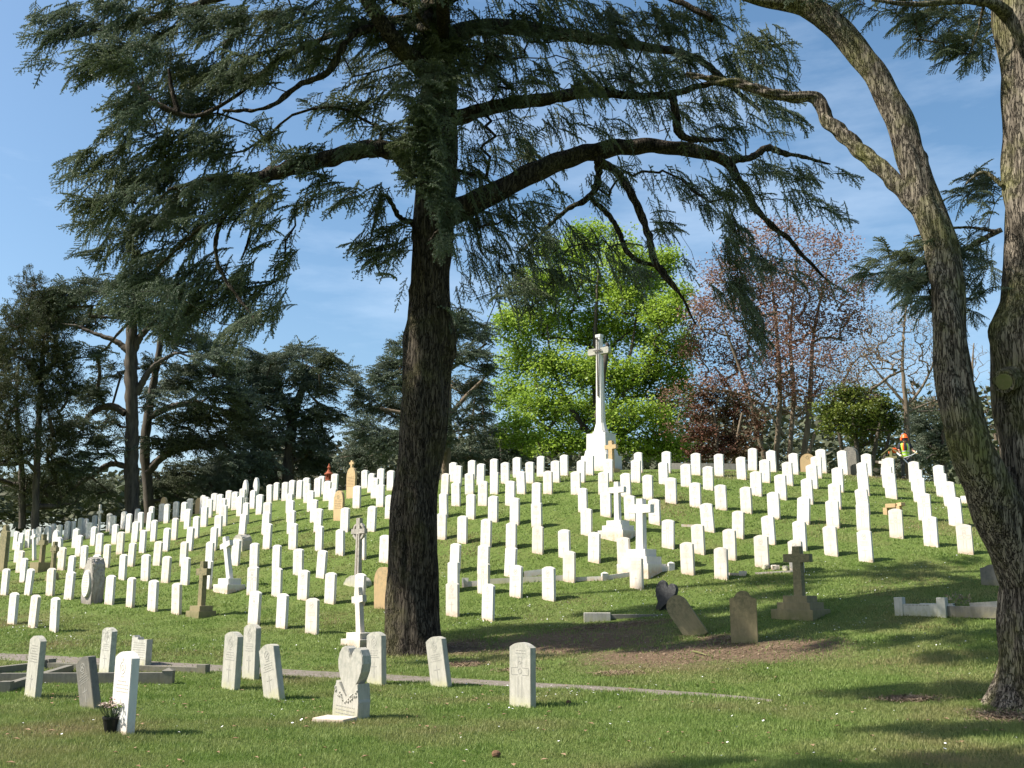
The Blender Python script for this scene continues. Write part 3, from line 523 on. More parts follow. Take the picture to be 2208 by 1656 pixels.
worn(952, 1481, 106, 'palegrey', 0, 'mottled pale headstone leaning left at the foot of the big cedar', -11, 1)
worn(1127, 1524, 134, 'palegrey', 1, 'pale headstone with broad carved cross standing alone on the lawn', 0, T=.105)

def mon(name, x, yb, label, cat='memorial', group=None, tilt=0, back=0, yaw=None, sink=0):
    P = at(x, yb); s = mpp(P)
    e = empty(name, (P.x, P.y, P.z-sink), label, cat, group, rz=yaw_at(P.x, P.y) if yaw is None else R(yaw), rx=R(back), ry=R(tilt)); return e, s
# broken slab
e, s = mon('broken_headstone', 303, 1434, 'wide grey headstone with its top broken off, behind the white stone', 'headstone')
b = MB(); w_ = .27; b.prism([(-w_, -.1), (w_, -.1), (w_, .47), (-.05, .45), (-.06, .50), (-.17, .49), (-.2, .53), (-w_, .52)], -.06, .06, .006)
b.mi = 1; r_ = random.Random(3)
for k in range(8):
    x = -.2
    while x < .19: l = r_.uniform(.015, .05); b.box((x+l/2, -.06, .40-k*.042), (l, .005, .010)); x += l+.014
b.build('slab', [M['grey'], M['cut_grey']], e)

# heart-shaped stone
def heart(w_, h_, n=28):
    pts = []
    for k in range(n):
        t_ = 2*math.pi*k/n; x = 16*math.sin(t_)**3; z_ = 13*math.cos(t_)-5*math.cos(2*t_)-2*math.cos(3*t_)-math.cos(4*t_)
        pts.append((x/16*w_/2, (z_+17)/29*h_))
    return pts[::-1] if (pts[1][0]-pts[0][0]) > 0 else pts
e, s = mon('heart_headstone', 757, 1548, 'grey heart-shaped headstone on a carved block near the middle', 'headstone', tilt=3)
H_ = 146*s; b = MB(); b.prism([(x*1.0, z_*1.12+.22*H_*1.0) for x, z_ in heart(.46, .72*H_)], -.07, .07, .008)
b.build('heart', M['palegrey'], e)
b = MB(); b.prism([(-.235, -.12), (.235, -.12), (.235, .26*H_), (.22, .30*H_), (.20, .52*H_), (.15, .50*H_), (0, .30*H_), (-.15, .50*H_), (-.20, .52*H_), (-.22, .30*H_), (-.235, .26*H_)], -.10, .085, .006)
r_ = random.Random(5)
for k in range(30):
    x = r_.uniform(-.2, .2); z_ = (.26+.9*abs(x))*H_*r_.uniform(.8, 1.0)
    if z_ < .48*H_: b.lathe([(.004, z_-.012), (.014, z_-.006), (.014, z_+.006), (.004, z_+.012)], (x, -.10), 6)
b.mi = 1
for k in range(3):
    x = -.17
    while x < .16: l = r_.uniform(.015, .05); b.box((x+l/2, -.1, .17*H_-k*.04), (l, .005, .010)); x += l+.014
b.build('base_block', [M['palegrey'], M['cut_grey']], e)
e, s = mon('kerb_slab', 722, 1556, 'low sunken stone slab lying in the grass before the heart stone', 'slab', yaw=-24)
b = MB(); b.box((0, 0, .0), (.42, .30, .10), bev=.012); b.build('slab', M['cream'], e)
# flower pot
e, s = mon('flower_pot', 238, 1583, 'black pot of faded silk flowers before the clean white headstone', 'flower pot')
b = MB(); b.lathe([(.055, -.01), (.085, .15), (.092, .155), (.092, .175), (.08, .175), (.07, .15)], n=18); b.build('pot', mat('black_plastic', (.012, .012, .012), rough=.4), e)
b = MB(); r_ = random.Random(9); cols = []
fl = [MB() for _ in range(3)]; stem = MB()
for k in range(46):
    a = r_.uniform(0, 6.28); rr = .17*math.sqrt(r_.random()); z_ = .24+.14*r_.random()*(1-rr/.22)+.02; p = Vector((rr*math.cos(a), rr*math.sin(a)*.8, z_))
    stem.tube([(p.x*.2, p.y*.2, .15), (p.x*.7, p.y*.7, z_*.75), p], .003, 4)
    m_ = fl[r_.choice([0, 0, 0, 1, 1, 2])]
    for q in range(7):
        a2 = q*.9+r_.random(); d = Vector((math.cos(a2)*.022, math.sin(a2)*.022, r_.uniform(-.008, .016)))
        u = Vector((-d.y, d.x, r_.uniform(-.01, .01)))*.6; c_ = p+d*.3
        vs = [m_.bm.verts.new(v) for v in (c_, p+d+u, p+d*1.5, p+d-u)]; m_.bm.faces.new(vs)
for m_, nm, mt in zip(fl, ('petals', 'petals', 'leaves'), (mat('faded_petal', (.52, .46, .38), (.30, .24, .18), 60), mat('dusty_pink_petal', (.33, .22, .19), (.2, .14, .12), 60), mat('silk_leaf', (.22, .30, .05), (.1, .16, .03), 40))):
    m_.build(nm, mt, e)
stem.build('stems', mat('stem', (.06, .09, .03)), e)

# kerb sets on the left
def kerbs(name, a, b_, label, posts=(0, 1), h=.13, mk='grey', wd=.12, ph=.22, pyr=True):
    A_, B_ = at(*a), at(*b_); d = B_-A_; L = math.hypot(d.x, d.y); rz = math.atan2(d.y, d.x)
    e = empty(name, A_, label, 'grave kerb', rz=rz)
    b = MB(); n = max(2, int(L/.6))
    zs = [Z(A_.x+d.x*k/n, A_.y+d.y*k/n)-A_.z for k in range(n+1)]
    dz = zs[-1]/L if L else 0
    # one straight rail sloping from post to post
    vs = []
    for x, z_ in ((0, 0), (L, zs[-1])):
        for y, q in ((-wd/2, -.12), (wd/2, -.12), (wd/2, h), (-wd/2, h)): vs.append(b.bm.verts.new((x, y, z_+q)))
    for q in ((0, 1, 2, 3), (7, 6, 5, 4), (0, 4, 5, 1), (1, 5, 6, 2), (2, 6, 7, 3), (3, 7, 4, 0)): b.bm.faces.new([vs[i] for i in q])
    b.build('rail', M[mk], e)
    for t_ in posts:
        p = MB(); p.box((t_*L, 0, t_*zs[-1]+ph/2-.06), (wd*1.35, wd*1.35, ph+.12))
        if pyr: p.box((t_*L, 0, t_*zs[-1]+ph+.02), (wd*1.45, wd*1.45, .04), taper=.15)
        p.build('post', M[mk], e)
    return e
kerbs('grave_kerb', (0, 1476), (362, 1474), 'long front grave kerb with peaked corner post, lower left', (1,), mk='darkgrey', h=.17, ph=.20)
kerbs('grave_kerb', (92, 1441), (438, 1452), 'rear grave kerb running behind the white near headstone', (0, .42, 1), mk='darkgrey', h=.10, ph=.15, pyr=False)
kerbs('grave_kerb', (-20, 1455), (105, 1440), 'short grey grave kerb at the left edge behind the pale headstone', (1,), mk='darkgrey', h=.12, ph=.16, pyr=False)
kerbs('grave_kerb', (12, 1492), (150, 1449), 'short side kerb running back between the two long kerbs', (0,), mk='darkgrey', h=.12, ph=.15, pyr=False)

# crosses on steps
def cross(name, x, yb, h_px, arm_px, label, mk, steps=(2,), tilt=0, back=0, t=.10, steph=.13, stepw=.16, armz=.72, cat='cross', taper=.85, yaw=None, stepmk=None, text=False, shaft_w=None, armh=None):
    e, s = mon(name, x, yb, label, cat, yaw=yaw)
    H = h_px*s; n = steps[0]; z_ = 0; base_w = t*1.7+stepw*n
    for k in range(n):
        w_ = t*1.7+stepw*(n-k)*1.0+.06; hh = steph*H/1.3
        b = MB(); b.box((0, 0, z_+hh/2-(.1 if k == 0 else 0)), (w_, w_*.85, hh+(.2 if k == 0 else 0)), bev=.006)
        if text and k == n-2:
            b.mi = 1; r_ = random.Random(k)
            for q in range(3):
                xx = -w_*.4
                while xx < w_*.38: l = r_.uniform(.015, .05); b.box((xx+l/2, -w_*.425, z_+hh*.8-q*hh*.27), (l, .006, .012)); xx += l+.014
        b.build('step', [M[stepmk or mk], M['cut_white']], e); z_ += hh
    sub = bpy.data.objects.new('pivot', None)
    bpy.data.objects.remove(sub)
    hs = H-z_; sw = shaft_w or t; ah = armh or t*1.15; al = arm_px*s/math.cos(R(YAW+8))/2
    b = MB(); az = z_+hs*armz; rot = Matrix.Rotation(R(tilt), 4, 'Y') @ Matrix.Rotation(R(back), 4, 'X')
    b.prism([(-sw/2/taper, z_-.03), (sw/2/taper, z_-.03), (sw/2, az-ah/2), (al, az-ah/2), (al, az+ah/2), (sw/2, az+ah/2), (sw/2, H), (-sw/2, H), (-sw/2, az+ah/2), (-al, az+ah/2), (-al, az-ah/2), (-sw/2, az-ah/2)], -t/2*.9, t/2*.9, .005)
    piv = Matrix.Translation((0, 0, z_)); b.bm.transform(piv @ rot @ piv.inverted())
    b.build('shaft_and_arms', M[mk], e)
    return e
cross('stone_cross', 433, 1328, 116, 27, 'brown sandstone cross on two square steps among white headstones', 'brown', (2,), t=.145, armz=.76, armh=.17, steph=.12, stepw=.14)
cross('stone_cross', 494, 1273, 118, 24, 'white marble cross tilted left on two pale steps', 'white', (2,), tilt=-15, t=.14, armz=.80, armh=.15, steph=.14, stepw=.2)
cross('stone_cross', 776, 1391, 122, 24, 'cream cross leaning on two steps just left of the big cedar', 'cream', (2,), tilt=-6, t=.13, armz=.74, armh=.14, steph=.14, stepw=.17)
cross('stone_cross', 1333, 1155, 116, 27, 'white cross on three inscribed steps on the middle slope', 'white', (3,), t=.15, armz=.79, armh=.17, steph=.12, stepw=.2, text=True)
cross('stone_cross', 1384, 1232, 156, 38, 'tall white cross on stacked steps inside a white kerb', 'white', (3,), t=.20, armz=.80, armh=.22, steph=.13, stepw=.2, tilt=1.5, text=True)
cross('stone_cross', 1727, 1328, 148, 40, 'mossy brown cross on three steps in the cedar shade', 'brown', (3,), t=.17, armz=.76, armh=.17, steph=.125, stepw=.2)
cross('stone_cross', 1319, 1018, 68, 20, 'tan sandstone cross on the crest before the great memorial cross', 'tan', (1,), t=.17, armz=.78, armh=.16)
cross('stone_cross', 213, 1152, 64, 12, 'slim pale yellow cross rising between white stones, upper left', 'cream', (0,), t=.09, armz=.74, armh=.11, tilt=-3)
cross('stone_cross', 74, 1208, 68, 13, 'white cross leaning left in the shade at far left', 'white', (0,), t=.12, armz=.76, armh=.13, tilt=-12)
cross('stone_cross', 88, 1231, 78, 16, 'dark brown cross on a broad sloping base at far left', 'brown', (1,), t=.15, armz=.70, armh=.17, steph=.3, stepw=.3)
cross('stone_cross', 1901, 1003, 40, 12, 'small pale leaning cross under the dark bush on the crest', 'cream', (1,), t=.10, armz=.8, armh=.10, tilt=8)
cross('stone_cross', 2102, 1085, 84, 22, 'white cross on two steps half hidden by the mossy leaning limb', 'white', (2,), t=.22, armz=.80, armh=.15, steph=.12, stepw=.22)
# kerb around the tall white cross, other kerbs
kerbs('grave_kerb', (1304, 1250), (1447, 1228), 'white kerb with peaked posts in front of the tall white cross', (0, 1), mk='white', h=.10, ph=.16)
kerbs('grave_kerb', (1240, 1252), (1300, 1250), 'short white kerb length left of the peaked kerb post', (), mk='white', h=.09)
kerbs('grave_kerb', (1003, 1264), (1030, 1262), 'low white kerb end with a square post on the lower slope', (0,), mk='white', h=.12, ph=.22, pyr=False)
kerbs('grave_kerb', (1055, 1258), (1240, 1249), 'long weathered kerb running between the lower white headstones', (), mk='palegrey', h=.12)
kerbs('grave_kerb', (1130, 1243), (1172, 1238), 'white raised kerb behind the shaded white headstone', (), mk='white', h=.14)
kerbs('grave_kerb', (1571, 1239), (1602, 1240), 'sunken white kerb piece beside a small stone block', (1,), mk='white', h=.05, ph=.1, pyr=False)
kerbs('grave_kerb', (1628, 1237), (1715, 1232), 'thin white kerb edge sunk in grass behind the mossy brown cross', (), mk='white', h=.03)
kerbs('grave_kerb', (1470, 1133), (1498, 1134), 'flat white kerb fragment lying in the grass, middle right slope', (), mk='white', h=.03, wd=.2)
for k, (x, y, w_) in enumerate([(1672, 1225, .2), (1694, 1227, .16), (1650, 1224, .14)]):
    P = at(x, y+3); b = MB(); b.box((0, 0, .05), (w_, .12, .12), bev=.02); b.rough(.01, 1, k)
    o = b.build('stone_fragment', M['palegrey' if k else 'cream']); o.location = P; o.rotation_euler = (0, 0, k)
    tag(o, ['largest pale stone fragment in grass behind the brown cross', 'small rough stone fragment, rightmost of the three behind the brown cross', 'small rough stone fragment, leftmost of the three behind the brown cross'][k], 'stone fragment')

# ringed crosses
def ringed(x, yb, h_px, label, mk, wheel=.5, basef=None):
    e, s = mon('ringed_cross', x, yb, label, 'cross'); H = h_px*s; t = .11
    b = MB(); zc = H*.80; a = H*.155
    b.prism([(-.10, -.1), (.10, -.1), (.065, zc-.06), (a, zc-.07), (a, zc+.07), (.062, zc+.06), (.075, H), (-.075, H), (-.062, zc+.06), (-a, zc+.07), (-a, zc-.07), (-.065, zc-.06)], -t/2, t/2, .006)
    b.ring((0, zc), a*.66, a*.86, -t*.36, t*.36, 20)
    b.mi = 1; b.box((0, -t/2, zc*.55), (.02, .006, zc*.8))
    if mk == 'granite': b.rough(.006, 0, 3)
    b.build('shaft_and_arms', [M[mk], M['cut_brown']], e)
    return e, s, H
e, s, H_ = ringed(771, 1262, 144, 'tall weathered ringed cross left of the big cedar', 'granite')
b = MB(); pts = [(-.42, -.1), (.42, -.1)]+[(.42*math.cos(math.pi*k/12), .26*math.sin(math.pi*k/12)) for k in range(13)]; b.prism(pts[:2]+pts[2:], -.16, .16, .01); b.rough(.008, 1, 4, 0)
b.build('base_block', M['palegrey'], e)
e, s, H_ = ringed(112, 1251, 82, 'short brown ringed cross with incised lines, far left', 'brown')
b = MB(); b.box((0, 0, .08), (.46, .3, .34), taper=.75, bev=.01); b.build('base_block', M['brown'], e)
# rock with an oval plaque
e, s = mon('rock_memorial', 197, 1300, 'rough rock memorial bearing a white inscribed oval plaque, left slope', 'memorial')
H_ = 97*s; b = MB(); b.prism([(-.30, -.12), (.27, -.12), (.27, H_*.5), (.24, H_*.85), (.14, H_*.97), (-.05, H_), (-.2, H_*.92), (-.28, H_*.6)], -.16, .20, .03); b.rough(.022, 3, 8)
b.build('rock', M['granite'], e)
b = MB(); b.prism([(.20*math.cos(2*math.pi*k/28), H_*.42+.37*math.sin(2*math.pi*k/28)) for k in range(28)], -.225, -.14, .008)
b.mi = 1; r_ = random.Random(4)
for k in range(11):
    z_ = H_*.42+.22-k*.046; hw = .155*math.sqrt(max(0, 1-((z_-H_*.42)/.33)**2)); x = -hw*r_.uniform(.7, 1); e_ = -x
    while x < e_: l = r_.uniform(.01, .035); b.box((x+l/2, -.225, z_), (l, .005, .012)); x += l+.01
b.build('plaque', [M['white'], M['cut_grey']], e)
e, s = mon('boulder_memorial', 519, 1186, 'white rounded boulder memorial with cut face, left slope', 'memorial')
b = MB(); pts = [(-.30, -.1), (.30, -.1), (.30, .28)]+[(.30*math.cos(math.pi*k/10), .28+.24*math.sin(math.pi*k/10)) for k in range(1, 10)]+[(-.30, .28)]; b.prism(pts, -.14, .24, .02); b.rough(.012, 2, 2)
b.build('boulder', M['palegrey'], e)

# shaped sandstone and other single headstones
def arch(w_, H, kind, n=12):
    if kind == 'pointed':
        pts = [(-w_*.92, -.1), (w_*.92, -.1), (w_, H-w_*1.6)]
        for k in range(1, n): a = k/n; pts.append((w_*math.cos(a*math.pi/2)**.75, H-w_*1.6+w_*1.6*math.sin(a*math.pi/2)**.95))
        q = [(-x, z_) for x, z_ in pts[2:]][::-1]; return pts+[(0, H)]+q
    if kind == 'round':
        pts = [(-w_, -.1), (w_, -.1)]+[(w_*math.cos(math.pi*k/n), H-w_+w_*math.sin(math.pi*k/n)) for k in range(n+1)]; return pts
    if kind == 'shoulder':
        q = [(w_, H*.84), (w_*.80, H*.86), (w_*.62, H*.87)]+[(w_*.58*math.cos(math.pi*k/10), H*.87+H*.13*math.sin(math.pi*k/10)) for k in range(1, 10)]+[(-w_*.62, H*.87), (-w_*.80, H*.86), (-w_, H*.84)]
        return [(-w_, -.1), (w_, -.1)]+q
    if kind == 'oval':
        return [(-w_, -.1), (w_, -.1), (w_, .28*H), (w_*.72, .30*H)]+[(w_*.98*math.cos(a), H*.64+H*.36*math.sin(a)) for a in [-.9+(math.pi+1.8)*k/16 for k in range(17)]]+[(-w_*.72, .30*H), (-w_, .28*H)]
def single(x, yb, h_px, w_m, kind, mk, label, tilt=0, back=0, T=.1, text=0, yaw=None, lean_px=0, name='headstone', cat='headstone', badge=False, wpx=None):
    e, s = mon(name, x, yb, label, cat, tilt=tilt, back=back, yaw=yaw); H = h_px*s
    b = MB(); b.prism(arch(w_m/2, H, kind), -T/2, T/2, .008); b.mi = 1; r_ = random.Random(int(x))
    if badge: b.ring((0, H*.78), .05, .06, -T/2-.003, -T/2+.01, 16)
    for k in range(text):
        xx = -w_m*.36
        while xx < w_m*.34: l = r_.uniform(.015, .05); b.box((xx+l/2, -T/2, H*.68-k*.06), (l, .005, .014)); xx += l+.016
    b.build('slab', [M[mk], M['cut_brown' if mk in ('brown', 'tan') else 'cut_grey']], e); return e
single(730, 1122, 64, .50, 'pointed', 'tan', 'tan sandstone headstone with pointed arch, the nearer and lower one', text=6, badge=True)
e = single(757, 1074, 66, .52, 'pointed', 'tan', 'taller tan sandstone headstone topped by a small cross', text=7)
b = MB(); b.box((0, 0, 66*.018+.14), (.10, .09, .34)); b.box((0, 0, 66*.018+.2), (.26, .088, .085)); b.build('finial_cross', M['tan'], e)
single(351, 1122, 50, .42, 'round', 'tan', 'low lichened sandstone headstone behind the upper left rows')
single(428, 1100, 34, .45, 'pointed', 'tan', 'tan headstone edge showing left of the crest stones')
single(825, 1312, 88, .50, 'pointed', 'tan', 'tan pointed headstone partly hidden behind the big cedar trunk', yaw=-28)
single(4, 1232, 100, .5, 'shoulder', 'brown', 'mossy brown headstone at the very left edge on the slope', T=.14)
single(1742, 1002, 40, .58, 'round', 'tan', 'round-topped tan headstone on the crest', badge=True, yaw=-20)
single(1835, 1005, 61, .62, 'round', 'darkgrey', 'tall dark arched headstone before the dark bush on the crest', T=.2, yaw=-50)
single(528, 1081, 55, .34, 'oval', 'white', 'left one of two white pointed oval headstones on the crest', T=.12)
single(551, 1082, 56, .34, 'oval', 'white', 'right one of two white pointed oval headstones on the crest', T=.12)
single(1606, 1386, 110, .50, 'shoulder', 'brown', 'mossy brown headstone with rounded head and shoulders in shade', T=.09, yaw=-16)
single(1502, 1369, 98, .46, 'round', 'brown', 'dark brown headstone tipped far over to the left', tilt=-36, back=-8, T=.08, yaw=-24)
single(2143, 1262, 44, .5, 'shoulder', 'darkgrey', 'dark headstone peeping from behind the right-hand tree trunk', yaw=-30)
e, s = mon('black_heart_headstone', 1424, 1316, 'blackened heart-shaped headstone leaning right in the shade', 'headstone', tilt=17, back=-10, yaw=-34)
b = MB(); H_ = 62*s; b.prism([(x, z_-.02) for x, z_ in heart(.52, H_*1.05)], -.07, .07, .012); b.rough(.004); b.build('heart', M['black'], e)
b = MB(); b.box((.05, .12, .1), (.4, .16, .34), bev=.01); b.build('support', M['black'], e)
e, s = mon('stone_ledger', 1288, 1340, 'low grey ledger stone lying in the cedar shade', 'slab', yaw=-3)
b = MB(); b.box((0, .1, .07), (.60, .26, .24), bev=.01); b.build('end_block', M['palegrey'], e)
b = MB(); b.box((.95, .18, .10), (1.3, .2, .10), bev=.01); b.build('side_kerb', M['darkgrey'], e)
# kerbed grave on the right
A_ = at(1942, 1326); B_ = at(2034, 1330); d = B_-A_; rz = math.atan2(d.y, d.x); s = mpp(A_)
e = empty('kerbed_grave', A_, 'white kerbed grave with stout posts and flowers near the right tree', 'grave', rz=rz)
L = math.hypot(d.x, d.y)
for nm, c_, dm in (('kerb_rail', (L/2, 0, .10), (L-.16, .12, .24)), ('kerb_rail', (L+.62, .05, .08), (1.1, .11, .22)), ('kerb_rail', (L/2, .9, .12), (L-.16, .12, .2))):
    b = MB(); b.box(c_, dm, bev=.01)
    if c_[0] < L and c_[1] == 0:
        b.mi = 1; x = .15
        while x < L-.2: b.box((x, -.06, .2), (.05, .006, .02)); x += .07
    b.build(nm, [M['darkgrey' if c_[0] > L else 'grey'], M['cut_grey']], e)  # rail past the second post takes darker stone, standing in for shade
for c_ in ((0, 0), (L, 0)):
    b = MB(); b.box((c_[0], c_[1], .12), (.17, .17, .46), bev=.01); b.build('post', M['grey'], e)
b = MB(); b.prism([(L+.45, .08), (L+1.0, .16), (L+1.1, .30), (L+.42, .25)], .25, .75, .01); b.build('sloping_tablet', M['palegrey'], e)
b = MB(); r_ = random.Random(2)
for k in range(60):
    p = Vector((L+.05+r_.uniform(-.05, .42), .2+r_.uniform(-.12, .12), .22+r_.random()*.2)); q = p+Vector((r_.uniform(-.07, .07), r_.uniform(-.05, .05), r_.uniform(-.02, .07)))
    u = Vector((r_.uniform(-.02, .02), r_.uniform(-.02, .02), .015)); b.bm.faces.new([b.bm.verts.new(v) for v in (p-u, q-u*.3, q+u*.5, p+u)])
b.build('dried_flowers', mat('dried_bouquet', (.10, .12, .04), (.26, .2, .16), 40), e)
# broken brown stones behind the right headstone
e, s = mon('broken_cross', 1930, 1112, 'broken brown stone cross head propped behind a white headstone, right', 'broken cross')
b = MB(); b.box((-.1, 0, .30), (.30, .16, .12), rz=.1, bev=.01); b.box((.18, .05, .33), (.22, .16, .10), rz=-.5, bev=.01); b.box((-.26, -.02, .1), (.13, .14, .30), bev=.01); b.box((.02, .06, .12), (.3, .2, .35), bev=.01)
b.build('pieces', M['tan'], e)
# terracotta lantern-shaped memorial on the crest
e, s = mon('terracotta_memorial', 708, 1052, 'red terracotta pinnacle memorial behind the crest headstones', 'memorial')
b = MB(); b.lathe([(.16, -.1), (.16, .5), (.19, .52), (.19, .56), (.15, .58)], n=8); b.build('pedestal', M['terracotta'], e)
for k in range(8):
    a = k*math.pi/4; b = MB(); b.lathe([(.022, .58), (.022, .80)], (.13*math.cos(a), .13*math.sin(a)), 6); b.build('column', M['terracotta'], e)
b = MB(); b.lathe([(.09, .58), (.09, .8), (.2, .80), (.2, .84), (.12, .90), (.06, 1.0), (.05, 1.08), (.09, 1.12), (.05, 1.18), (.02, 1.3)], n=12); b.build('cap', M['terracotta'], e)
# low wall on the crest
A_, B_, D_ = at(1452, 976), at(1502, 972), at(1640, 990)
e = empty('low_stone_wall', B_, 'low grey stone wall running along the crest of the hill', 'wall')
for nm, P, Q in (('wall_arm', A_, B_), ('wall_arm', B_, D_)):
    P = P.copy(); Q = Q.copy(); P.y += 1.2; Q.y += 1.2
    d = Q-P; L = math.hypot(d.x, d.y); b = MB(); n = 8
    for k in range(n):
        x = P.x+d.x*(k+.5)/n; y = P.y+d.y*(k+.5)/n; zg = Z(x, y); b.box((x-B_.x, y-B_.y, zg-B_.z+.02), (L/n*.985, .3, .44), rz=math.atan2(d.y, d.x))
    b.build(nm, M['granite'], e)
# fallen twig and pine cones on the lawn
for k, (x, y) in enumerate([(1225, 1519), (1062, 1632)]):
    P = at(x, y); b = MB(); b.lathe([(.005, 0), (.03, .01), (.038, .035), (.03, .065), (.008, .085)], n=10); b.rough(.003, 0, k); o = b.build('fallen_cone', mat('cone_scale', (.16, .085, .04), (.09, .05, .03), 30))
    o.location = P+Vector((0, 0, .012)); o.rotation_euler = (1.2, .3, k); tag(o, ['brown fallen cone right of the lone pale headstone', 'brown fallen cone in the nearest grass'][k], 'cone', 'fallen cedar cones')
P, Q = at(1494, 1408), at(1524, 1416); b = MB(); b.tube([(0, 0, .03), (Q-P)*.5+Vector((0, 0, .04)), (Q-P)+Vector((0, 0, .025))], [.018, .016, .01], 6); o = b.build('fallen_stick', M['cutwood']); o.location = P
tag(o, 'short fallen stick on the bare soil under the cedar', 'stick')

# ------------------------------------------------------------------ the great memorial cross
P = px3(1297, 994, 40.5); P.z = Z(P.x, P.y); P0 = P; s = mpp(P)
ct = px3(1300, 722, P.y); HT = ct.z-P.z
e = empty('memorial_cross', P, 'tall white stone memorial cross with bronze sword on a stepped octagonal base', 'memorial cross', rz=-R(39))
b = MB()
def octp(b, w_, d_, z0, z1, ch, tp=1.0):
    o = [(w_/2-ch, -d_/2), (w_/2, -d_/2+ch), (w_/2, d_/2-ch), (w_/2-ch, d_/2), (-w_/2+ch, d_/2), (-w_/2, d_/2-ch), (-w_/2, -d_/2+ch), (-w_/2+ch, -d_/2)]
    a = [b.bm.verts.new((x, y, z0)) for x, y in o]; c = [b.bm.verts.new((x*tp, y*tp, z1)) for x, y in o]
    b.bm.faces.new(a[::-1]); b.bm.faces.new(c)
    for k in range(8): b.bm.faces.new((a[k], a[(k+1) % 8], c[(k+1) % 8], c[k]))
zf = lambda y: px3(1297, y, P0.y).z-P0.z
octp(b, 1.35, 1.15, -.5, zf(984), .08); b.build('step', M['white'], e)
b = MB(); octp(b, 1.15, .95, zf(984), zf(972), .06, .93); b.build('step', M['white'], e)
b = MB(); octp(b, .98, .80, zf(972), zf(936), .02, .97); b.build('plinth', M['white'], e)
b = MB(); octp(b, .58, .46, zf(936), zf(931), .05); octp(b, .56, .44, zf(931), zf(913), .10, .68); octp(b, .37, .30, zf(913), zf(766), .07, .76)
octp(b, .28, .23, zf(766), zf(728), .05, .92); octp(b, .29, .24, zf(728), zf(722), .03)
b.build('shaft', M['white'], e)
b = MB(); za, zb = zf(768), zf(748); zc = (za+zb)/2; hh = (zb-za)/2*.92
for sx in (-1, 1): b.prism([(sx*x, z_) for x, z_ in ((.11, zc-hh*.7), (.48, zc-hh*.75), (.52, zc-hh*.4), (.52, zc+hh*.4), (.48, zc+hh*.75), (.11, zc+hh*.7))][::sx], -.115, .115)
b.build('arms', M['palegrey'], e)
b = MB(); y_ = -.215; b.box((0, y_+.04, (zf(856)+zf(757))/2), (.055, .03, zf(757)-zf(856)), bev=.006); b.box((0, y_+.045, zf(757)), (.40, .045, .05), bev=.01); b.box((0, y_+.045, (zf(757)+zf(735))/2), (.04, .04, zf(735)-zf(757))); b.lathe([(.01, zf(735)), (.045, zf(734)), (.045, zf(731)), (.01, zf(730))], (0, y_+.045), 10)
b.build('sword', M['bronze'], e)

# ------------------------------------------------------------------ daisies
n = 3200; X = []; Y = []
rr = np.random.default_rng(3)
cl = [(at(x, y), r_, k) for x, y, r_, k in [(75, 1350, .7, 60), (160, 1380, .8, 40), (1060, 1345, 1.0, 40), (1290, 1300, 2.0, 130), (1420, 1300, 2.5, 120), (1700, 1270, 2.2, 90), (1850, 1245, 2.5, 90), (1750, 1370, 1.6, 70), (2100, 1400, .8, 24),
      (1590, 1035, 1.4, 60), (1640, 1070, 1.0, 30), (1820, 1040, 1.0, 30), (1920, 1090, 1.2, 40), (640, 1100, 1.4, 50), (700, 1190, 1.5, 40), (800, 1200, 1.0, 30), (1190, 1490, .9, 26), (1085, 1478, .7, 18), (1240, 1497, .9, 18), (650, 1110, 1.2, 40), (1500, 1480, 1.5, 10), (2020, 1080, 1.2, 50), (640, 1400, .9, 20), (450, 1400, 1, 24), (1100, 1175, 1.5, 30), (940, 1510, 1.5, 14), (700, 1540, .8, 6)]]
for P, r_, k in cl: X += list(P.x+rr.normal(0, r_*.7, k)); Y += list(P.y+rr.normal(0, r_*.5, k))
Yr = 9+31*rr.random(700)**.8; X += list((rr.random(700)-.5)*Yr*1.05); Y += list(Yr)
X = np.array(X); Y = np.array(Y); ok = (Y > 7) & ~on_path(X, Y) & (soilness(X, Y) > .9); X, Y = X[ok], Y[ok]; z = Zt(X, Y)+.035+.02*rr.random(len(X)); n = len(X)
a0 = rr.random(n)*6.28; ra = .010+.006*rr.random(n); V = [np.stack([X, Y, z+.004], 1)]
tx, ty = rr.normal(0, .35, n), rr.normal(-.25, .35, n)
for k in range(7):
    a = a0+k*2*np.pi/7; dx, dy = np.cos(a)*ra, np.sin(a)*ra; V.append(np.stack([X+dx, Y+dy, z+dx*tx+dy*ty], 1))
V = np.stack(V, 1).reshape(-1, 3); base = np.arange(n)[:, None]*8
Ft = np.concatenate([base+np.array([[0, 1+k, 1+(k+1) % 7]]) for k in range(7)])
o = link('daisies', npmesh('daisies', V, [Ft]), None, mat('daisy_petal', (.78, .77, .74))); tag(o, 'small white daisies sprinkled over the lawn', 'daisies', kind='stuff')
n = 420; Yr = 8+18*rr.random(n); X = (rr.random(n)-.5)*Yr*1.1; z = Zt(X, Yr)+.03
a0 = rr.random(n)*6.28; L = .02+.03*rr.random(n); dx, dy = np.cos(a0)*L, np.sin(a0)*L
V = np.stack([np.stack([X-dx, Yr-dy, z], 1), np.stack([X+dy*.5, Yr-dx*.5, z+.012], 1), np.stack([X+dx, Yr+dy, z+.004], 1), np.stack([X-dy*.5, Yr+dx*.5, z+.01], 1)], 1).reshape(-1, 3)
o = link('fallen_leaves', npmesh('fallen_leaves', V, [np.arange(n*4).reshape(-1, 4)]), None, mat('dead_leaf', (.18, .10, .05), (.30, .2, .12), 1.5, detail=8)); tag(o, 'scattered dead brown leaves on the lawn', 'leaves', kind='stuff')

